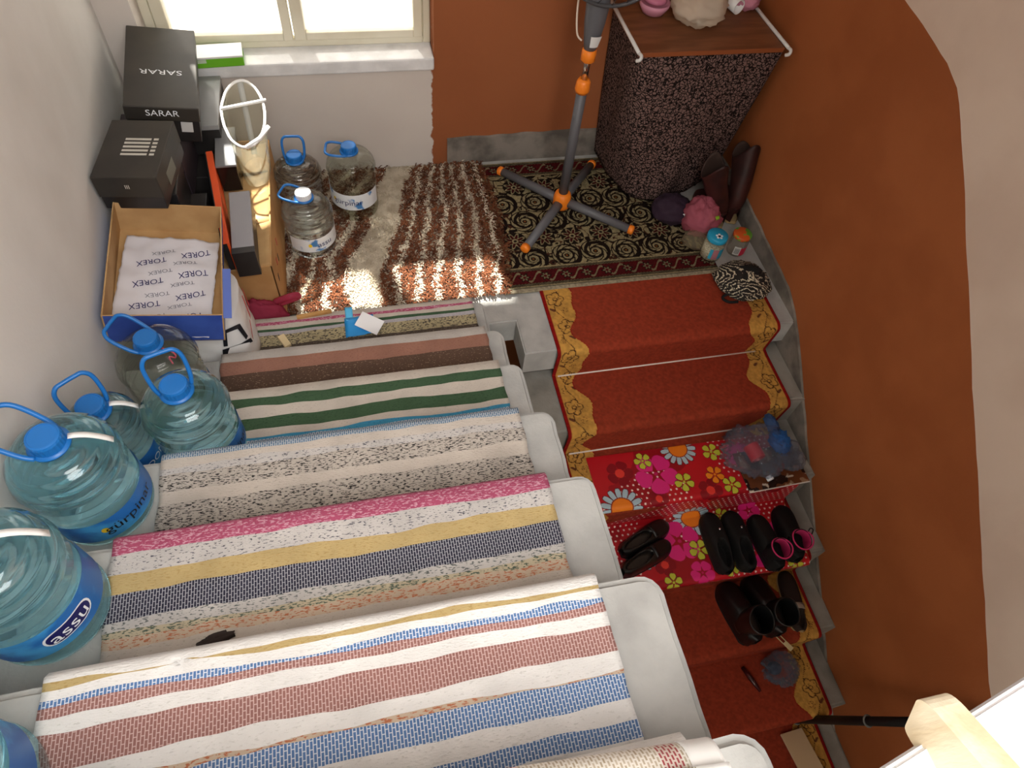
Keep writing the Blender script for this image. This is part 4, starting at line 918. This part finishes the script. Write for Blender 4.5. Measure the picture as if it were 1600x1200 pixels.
# things on the board
zt = .753
t = thing('pink_dish', 'pink plastic dish on the left of the wooden board', 'dish', (.800, .86, zt + .001))
lathe('bowl', [(.020, 0), (.042, .004), (.058, .03), (.060, .045), (.056, .045), (.050, .02), (.02, .008)], mat('pale_pink_plastic', (216, 150, 172), .4), t, 30)
lathe('lid_knob', [(.03, .045), (.045, .05), (.04, .062), (.0, .066)], mat('rose_plastic', (200, 120, 148), .4), t, 24)
BAGC = mat_clear('milky_film', (.95, .94, .9), glossy=.25, ior=1.05, see=.6, body=(236, 224, 204), bodyfac=.8)
t = thing('clear_plastic_bag', 'milky plastic bag drooping over the wooden board', 'bag', (.955, .80, zt + .001))
blob('film', (0, 0, .062), (.105, .10, .07), BAGC, t, .4, 2.4, 8, 0.0); blob('contents', (-.02, .01, .045), (.06, .06, .04), mat('peach_contents', (206, 150, 126), .7), t, .2, 3, 4, 0.002)
t = thing('white_cup', 'small white cup lying behind the plastic bag', 'cup', (1.13, .865, zt + .030), (PI / 2, 0, .4))
lathe('wall', [(.022, -.035), (.028, .04), (.026, .04), (.020, -.03)], WHITE, t, 24, cap0=True, cap1=False)
o = blob('folded_cloth', (0, 0, .03), (.055, .05, .035), mat('pink_towel', (196, 130, 150), .9), None, .3, 3, 12, 0.0); o.location = (1.20, .885, zt + .001); setp(o, 'folded pink cloth at the right end of the wooden board', 'cloth')
t = thing('green_tray', 'dark green tray under the folded pink cloth', 'tray', (1.20, .955, zt))
box('base', (-.06, -.025, 0), (.06, .025, .006), mat('dark_green_plastic', (40, 84, 66), .4), t, .002); box('rim', (-.06, -.030, 0), (.06, -.025, .02), mat('dark_green_plastic', (40, 84, 66), .4), t, .001)

# ------------------------------------------------------------------ corner by the landing: boots, bags, jars
LEATH = mat('dark_brown_leather', (60, 28, 24), .5, .35, c2=(42, 20, 18), nscale=14, bump=.1); LEATHI = mat('boot_lining', (56, 40, 34), .8)
SOLE = mat('pale_sole', (176, 150, 106), .7)
def shoe_parts(t, L=.26, W=.092, Hh=.06, up=None, sole=None, inner=None, opening=(.05, .52), toe=1.0, op_w=.60, soleh=.012, heel=.0):
    """heel at y=0, toe towards +y"""
    def wid(q): 
        return W / 2 * (.72 + .05 * math.sin(q * PI) if q < .0 else 1) * min(1, ((q + .02) / .12) ** .5 if q < .10 else 1) * (.80 + .20 * math.sin(min(1, max(0, (q - .15) / .55)) * PI / 2)) * (1 if q < .72 else max(0.0, 1 - ((q - .72) / .285) ** (2.4 * toe)) ** .5)
    def hei(q): return Hh * (1.0 if q < .3 else 1.05 - .05 * (q - .3) if q < .5 else max(.45, 1.04 - 1.15 * (q - .5))) * (1 if q < .9 else max(.35, 1 - ((q - .9) / .1) ** 2 * .55))
    nv, nu = 44, 30; P = []; mi = []
    for j in range(nv + 1):
        q = j / nv; w_ = max(wid(q), .002); h_ = hei(q); row = []
        for i in range(nu + 1):
            u = -1 + 2 * i / nu; x = math.copysign(abs(u) ** .75, u) if u else 0
            z = h_ * max(0.0, 1 - abs(x) ** 4.5) ** .5
            if opening:
                oc = (opening[0] + opening[1]) / 2; orad = (opening[1] - opening[0]) / 2; e = ((q - oc) / orad) ** 2 + (x / op_w) ** 2
                if e < 1: z = min(z, .008 + (z - .008) * max(0.0, (e - .72) / .28) ** .6) if e > .72 else .008
            row.append((x * w_, q * L, soleh + z))
            if j < nv and i < nu: mi.append(1 if (opening and (((q + .5 / nv) - oc) / orad) ** 2 + (x / op_w) ** 2 < .82) else 0)
        P.append(row)
    grid('upper', P, [up, inner or up], t, False, True, mi=mi)
    out = [(wid(j / 30) * 1.05, j / 30 * L) for j in range(31)]; poly = [(x, y) for x, y in out] + [(-x, y) for x, y in out[::-1]]
    prism('sole', [p_ for i, p_ in enumerate(poly) if i == 0 or (Vector(p_) - Vector(poly[i - 1])).length > 1e-4][:-1], 0.0, soleh, sole or BLACK, t, bev=.002)
def aim(heel, toe_): return math.atan2(-(toe_[0] - heel[0]), toe_[1] - heel[1])
def shaft_part(t, nm, path, radii, m, notch=.03, seg=32, inner=None):
    R = tube_rings(path, radii, seg); P = []
    for j, row in enumerate(R):
        q = j / (len(R) - 1)
        P.append([p_ + Vector((0, 0, notch * math.cos(2 * (2 * PI * i / seg)) * max(0, (q - .55) / .45))) for i, p_ in enumerate(row)])
    o = grid(nm, P, [m, inner or m], t, True); md = solid(o, .004); md = o.modifiers['thickness']; md.material_offset = 1 if inner else 0
    return o
GB = 'brown boots in the corner'
for label, loc, rz, lean in (('left brown leather boot with gaping shaft beside the pink bag', (1.165, .40, .014), math.radians(14), (-.09, .01)), ('right brown leather boot leaning on the orange wall', (1.240, .425, .014), math.radians(-16), (.014, .075))):
    t = thing('leather_boot', label, 'boot', loc, (0, 0, 0), GB)
    t2 = t
    if True:
        sub = t
        # foot points back under the cloth
        shoe_parts(t, .235, .078, .075, LEATH, SOLE, LEATHI, opening=None)
        for ch in t.children: ch.rotation_euler = (0, 0, rz * .4)
        pth_ = smoothpath([(0, .05, .05), (lean[0] * .2, .05, .11), (lean[0] * .65, .055 + lean[1] * .4, .20), (lean[0], .06 + lean[1], .30)], 6)
        shaft_part(t, 'shaft', pth_, [.036 + .020 * (i / (len(pth_) - 1)) ** 1.3 for i in range(len(pth_))], LEATH, .035, 32, LEATHI)
# pink and purple bags
PINK2 = mat_clear('rose_film', (.95, .6, .66), glossy=.2, ior=1.05, see=.6, body=(206, 116, 134), bodyfac=.85)
t = thing('pink_plastic_bag', 'pink plastic bag tied up beside the brown boots', 'bag', (1.060, .410, .014))
blob('film', (0, .0, .075), (.078, .085, .085), PINK2, t, .45, 2.6, 3, 0.0)
o = blob('green_print', (.02, -.055, .118), (.030, .014, .010), mat('lime_print', (150, 200, 50), .5), t, .2, 2, 1, None, 20, 10)
t = thing('clear_bag', 'crumpled clear plastic bag in front of the pink bag', 'bag', (1.035, .325, .014))
blob('film', (0, 0, .03), (.075, .05, .035), mat_clear('clear_film', (.93, .92, .88), glossy=.3, ior=1.05, see=.8, body=(190, 180, 150), bodyfac=.3), t, .6, 3, 6, 0.0)
t = thing('dark_bag', 'dark purple cloth bag half under the patterned cloth', 'bag', (.955, .50, .014))
blob('cloth', (0, .0, .055), (.085, .075, .06), mat('purple_cloth', (44, 26, 44), .8), t, .3, 2.4, 9, 0.0)
for dx_, dy_ in ((.015, -.068), (.030, -.063), (.022, -.070)): box('white_print', (dx_, dy_ - .002, .05 + dx_), (dx_ + .010, dy_, .062 + dx_), WHITE, t, 0)
JARG = mat_clear('jar_glass', (.92, .93, .9), glossy=.25, ior=1.2, see=.7)
t = thing('blue_lid_jar', 'glass jar with a light blue lid and grains inside', 'jar', (1.060, .250, .014))
lathe('glass', [(.030, 0), (.044, .003), (.046, .012), (.046, .085), (.040, .098), (.038, .104)], JARG, t, 32)
lathe('contents', [(.030, .004), (.042, .008), (.0435, .07), (.02, .074)], mat('pale_grain', (210, 204, 184), .9, c2=(160, 150, 128), nscale=160), t, 28)
ld = lathe('lid', [(.042, .100), (.044, .102), (.044, .120), (.040, .124), (.0, .122)], mat('light_blue_lid', (40, 156, 196), .35), t, 32)
for i in range(6): 
    o = lathe('printed_flower', [(.0055, .1236), (.0055, .1246)], INK_W if i else INK_K, ld, 12, loc=(.0 + (.011 * math.cos(i * 1.26) if i else 0), -.012 + (.011 * math.sin(i * 1.26) if i else 0), 0))
for a0, a1, m_ in ((-2.0, -1.45, mat('rose_label', (170, 112, 120), .5)), (-1.45, -.85, mat('aqua_label', (50, 160, 190), .5)), (-2.3, -2.0, mat('aqua_label', (50, 160, 190), .5))):
    grid('label', [[(.0468 * math.cos(a), .0468 * math.sin(a), z) for a in np.linspace(a0, a1, 10)] for z in (.022, .075)], m_, t)
t = thing('green_lid_jar', 'glass jar with an orange and green lid beside the blue lidded jar', 'jar', (1.185, .260, .014))
lathe('glass', [(.028, 0), (.038, .003), (.040, .012), (.040, .075), (.036, .088), (.035, .094)], JARG, t, 32)
lathe('lid', [(.037, .090), (.040, .092), (.040, .106), (.037, .109), (.0, .108)], mat('orange_green_lid', (196, 86, 36), .4, c2=(90, 160, 60), nscale=24, lo=.5, hi=.54), t, 32)
lb = grid('label', [[(.0407 * math.cos(a), .0407 * math.sin(a), z) for a in np.linspace(-2.4, -1.7, 10)] for z in (.015, .06)], mat('barcode_label', (206, 206, 200), .5), t)
for i in range(7): a = -2.28 + i * .075; grid('bar_line', [[(.0412 * math.cos(b), .0412 * math.sin(b), z) for b in (a, a + .03)] for z in (.022, .052)], INK_K, lb)
grid('red_label', [[(.0407 * math.cos(a), .0407 * math.sin(a), z) for a in np.linspace(-1.7, -.7, 12)] for z in (.012, .055)], mat('red_label', (206, 40, 70), .5), t)
t = thing('striped_bag', 'black and white striped knitted bag crumpled at the runner edge', 'bag', (1.128, .062, .014), (0, 0, -.3))
def striped():
    m = bpy.data.materials.new('striped_knit'); m.use_nodes = True; nt = m.node_tree; N = nt.nodes; L = nt.links; b = N['Principled BSDF']; b.inputs['Roughness'].default_value = .9
    tc = N.new('ShaderNodeTexCoord'); wv = N.new('ShaderNodeTexWave'); wv.wave_type = 'RINGS'; wv.inputs['Scale'].default_value = 42; wv.inputs['Distortion'].default_value = 2.0; wv.inputs['Detail Scale'].default_value = 2.0
    L.new(tc.outputs['Object'], wv.inputs['Vector'])
    n = N.new('ShaderNodeTexNoise'); n.inputs['Scale'].default_value = 160; L.new(tc.outputs['Object'], n.inputs['Vector'])
    mu = N.new('ShaderNodeMath'); mu.operation = 'MULTIPLY'; L.new(wv.outputs['Fac'], mu.inputs[0]); L.new(n.outputs['Fac'], mu.inputs[1])
    mr = N.new('ShaderNodeMapRange'); mr.inputs[1].default_value = .38; mr.inputs[2].default_value = .46; L.new(mu.outputs[0], mr.inputs[0])
    mx = N.new('ShaderNodeMix'); mx.data_type = 'RGBA'; mx.inputs[6].default_value = lin((26, 22, 20)); mx.inputs[7].default_value = lin((206, 196, 170)); L.new(mr.outputs[0], mx.inputs[0]); L.new(mx.outputs[2], b.inputs['Base Color'])
    return m
blob('knit', (0, 0, .032), (.115, .098, .042), striped(), t, .35, 2.2, 14, 0.0)
blob('dark_fold', (.025, .03, .062), (.05, .03, .02), mat('black_cloth', (20, 18, 18), .9), t, .4, 3, 3, None, 24, 14)
tube('strap', smoothpath([(-.05, -.08, .04), (-.085, -.09, .012), (-.06, -.105, .004), (-.02, -.10, .006)], 5), .006, mat('black_cloth', (20, 18, 18), .9), t, 8)

# ------------------------------------------------------------------ on the flowered steps
zA, zB, zC, zD = -H * 2 + .018, -H * 3 + .018, -H * 4 + .008, -H * 5 + .008
t = thing('magazine', 'dark glossy leaflet under the plastic bag on the flowered sheet', 'leaflet', (1.105, -.635, zA + .002), (0, 0, .02))
nu, nv = 90, 70; X, Y = np.meshgrid(np.linspace(-.135, .135, nu), np.linspace(-.09, .09, nv)); RGB = np.zeros(X.shape + (3,)) + np.array([44, 26, 20.])
q = n2(X * 18 + 4, Y * 18, 3, 3); RGB[q > .55] = [104, 58, 34]; RGB[q > .68] = [150, 120, 92]; RGB[n2(X * 60, Y * 60, 5, 1) > .88] = [196, 180, 160]; RGB[Y < -.085] = [220, 214, 206]
solid(vgrid('cover', X, Y, .002 + 0 * X, RGB, mat_vcol('glossy_print', .25, .5, .02, 40), t), .003)
FILM = mat_clear('clear_bag_film', (.90, .93, .97), glossy=.35, ior=1.06, see=.85, body=(170, 180, 200), bodyfac=.16)
t = thing('tied_plastic_bag', 'clear plastic bag with a blue knot holding a red labelled bottle', 'bag', (1.050, -.575, zA + .006))
blob('film', (0, 0, .062), (.135, .105, .068), FILM, t, .55, 3.0, 7, 0.0, 60, 36)
blob('knot', (.075, .0, .105), (.034, .045, .03), mat_clear('blue_film', (.5, .7, .95), glossy=.3, ior=1.05, see=.6, body=(70, 130, 205), bodyfac=.7), t, .9, 4.0, 2, None, 40, 24)
blob('knot_end', (.11, -.07, .07), (.05, .04, .02), FILM, t, .9, 4.0, 11, None, 30, 18); blob('knot_end', (.085, .085, .09), (.02, .05, .02), mat_clear('blue_film2', (.6, .75, .95), glossy=.3, ior=1.05, see=.7, body=(110, 150, 210), bodyfac=.5), t, .9, 4.0, 12, None, 30, 18)
t = thing('soda_bottle', 'small clear bottle with a red label inside the tied plastic bag', 'bottle', (1.045, -.585, zA + .040), (math.radians(-95), 0, math.radians(190)))
lathe('body', [(.02, -.075), (.030, -.07), (.031, .03), (.024, .06), (.012, .085), (.012, .10)], mat_clear('bottle_plastic', (.93, .94, .94), glossy=.25, ior=1.1, see=.8), t, 24)
lathe('label', [(.0315, -.045), (.0315, .02)], mat('red_soda_label', (196, 30, 42), .4), t, 24, cap0=False, cap1=False); lathe('cap', [(.0135, .098), (.0135, .115), (.0, .117)], INK_W, t, 20)
LK = mat('black_leather', (17, 16, 16), .33, .5); LKM = mat('black_suede', (15, 14, 14), .75, .3); INS = mat('dark_insole', (58, 44, 34), .7); PKL = mat('pink_lining', (196, 44, 104), .8)
def pair(name, label, cat, group, heel, toe_, z, **kw):
    t = thing(name, label, cat, (heel[0], heel[1], z), (0, 0, aim(heel, toe_)), group); shoe_parts(t, L=(Vector(toe_) - Vector(heel)).length, **kw); return t
for lbl, he, to in (('upper of two black patent loafers lying beside the grey step edge', (.430, -.826), (.662, -.737)), ('lower of two black patent loafers lying beside the grey step edge', (.410, -.905), (.642, -.818))):
    t = pair('loafer', lbl, 'shoe', 'black loafers', he, to, zB, W=.078, Hh=.048, up=LK, inner=INS, opening=(.06, .60), toe=1.1)
    P = [[(-.030 + .06 * i / 8, .150 + .008 * j + .0, .062 - .010 * ((i - 4) / 4) ** 2) for i in range(9)] for j in range(3)]
    solid(grid('strap', P, LK, t), .002)
for lbl, he, to in (('left one of the black slip-on shoes in the middle of the flowered step', (.826, -.982), (.842, -.722)), ('right one of the black slip-on shoes in the middle of the flowered step', (.918, -.990), (.936, -.730))):
    t = pair('slip_on_shoe', lbl, 'shoe', 'black slip-on shoes', he, to, zB, W=.090, Hh=.055, up=LKM, inner=LKM, opening=(.05, .50), toe=1.0)
    lathe('button', [(.005, .0), (.005, .004), (.0, .005)], CHROME, t, 12, loc=(0.01, .17, .062))
for lbl, he, to in (('left black ankle boot with pink lining near the wall', (1.035, -1.005), (1.035, -.765)), ('right black ankle boot with pink lining touching the skirting', (1.125, -.985), (1.165, -.745))):
    t = pair('ankle_boot', lbl, 'boot', 'pink lined ankle boots', he, to, zB, W=.088, Hh=.06, up=LKM, inner=LKM, opening=None)
    pth_ = smoothpath([(0, .065, .03), (0, .062, .075), (0, .056, .118)], 5)
    shaft_part(t, 'shaft', pth_, [.040, .040, .040, .040, .040, .039, .039, .039, .039, .039, .040], LKM, .004, 28, PKL)
    tube('pink_trim', [(.041 * math.cos(a), .056 + .041 * math.sin(a), .121 + .004 * math.cos(2 * a)) for a in np.linspace(0, 2 * PI, 28, endpoint=False)], .0032, PKL, t, 6, closed=True)
    tube('pull_loop', smoothpath([(.03, .085, .12), (.036, .095, .135), (.045, .088, .135), (.042, .075, .12)], 5), .0025, LKM, t, 6)
for lbl, he, to in (('left of two tall shiny black boots on the red step', (.905, -1.225), (.880, -.965)), ('right of two tall shiny black boots on the red step', (1.015, -1.215), (1.000, -.955))):
    t = pair('shiny_boot', lbl, 'boot', 'shiny black boots', he, to, zC, W=.108, Hh=.085, up=LK, inner=LK, opening=None, toe=.9)
    pth_ = smoothpath([(0, .075, .04), (0.005, .070, .11), (0.012, .055, .17)], 5)
    shaft_part(t, 'shaft', pth_, [.050, .050, .050, .051, .052, .053, .054, .055, .056, .056, .056], LK, .006, 28, BLACK)
t = pair('sandal', 'worn dark sandal standing beside the shiny black boots', 'shoe', None, (1.125, -1.215), (1.165, -.965), zC, W=.080, Hh=.032, up=mat('dark_brown_suede', (40, 28, 24), .7), inner=INS, opening=(.04, .45), sole=SOLE)
solid(grid('strap', [[(-.036 + .072 * i / 8, .085 + .012 * j, .055 - .018 * ((i - 4) / 4) ** 2) for i in range(9)] for j in range(3)], mat('grey_strap2', (150, 140, 130), .6), t), .002)
t = thing('price_tag', 'narrow cream cardboard tag hanging by the shiny boots', 'tag', (1.040, -1.228, zC + .004), (0, 0, math.radians(-60)))
bm = bmesh.new()
for lo, hi in (((-.05, -.010, 0), (.05, -.0065, .002)), ((-.05, .0065, 0), (.05, .010, .002)), ((-.05, -.0065, 0), (-.046, .0065, .002)), ((.012, -.0065, 0), (.05, .0065, .002))): add_box(bm, lo, hi)
bmobj('card', bm, mat('cream_card', (214, 196, 150), .6), t)
t = thing('small_clear_bag', 'small crumpled clear plastic bag on the lowest carpeted step', 'bag', (1.055, -1.315, zD))
blob('film', (0, 0, .04), (.062, .055, .04), FILM, t, .9, 3.2, 15, 0.0, 60, 36); blob('dark_contents', (-.015, .01, .02), (.03, .025, .018), mat('dark_blue_contents', (40, 48, 66), .6), t, .3, 3, 4, 0.001, 20, 12)
o = tube('shoe_horn', [(-.0, -.055, .008), (0, 0, .009), (0, .055, .008)], [.006, .011, .008], mat('dark_red_plastic', (56, 16, 18), .25, .6), None, 12); o.location = (.930, -1.325, zD); o.rotation_euler = (0, 0, .35); setp(o, 'dark shiny shoe horn lying on the red runner', 'shoe horn')
o = box('beige_board', (-.05, -.17, 0), (.05, .17, .012), mat('beige_board', (196, 170, 134), .7), None, .002); o.location = (1.098, -1.70, -H * 6 + .055); o.rotation_euler = (math.radians(-12), 0, math.radians(3)); setp(o, 'plain beige board lying on the lowest stairs by the wall', 'board')
# black pipe on the right wall
t = thing('leaning_pipe', 'black pipe leaning from the stairs against the orange wall', 'pipe', (1.128, -1.492, -H * 5 - .155))
pd = Vector((.125, -.155, .82))
tube('pipe', [(0, 0, 0), pd * .5, pd * 1.35], .017, BLACK, t, 14)
for q in (.02, .52):
    a_ = pd.normalized(); b_ = a_.cross(Vector((1, 0, 0))).normalized(); c_ = a_.cross(b_)
    tube('clip', [pd * q + b_ * .019 * math.cos(a) + c_ * .019 * math.sin(a) for a in np.linspace(0, 2 * PI, 18, endpoint=False)], .004, mat('grey_clip', (110, 108, 104), .5), t, 6, closed=True)
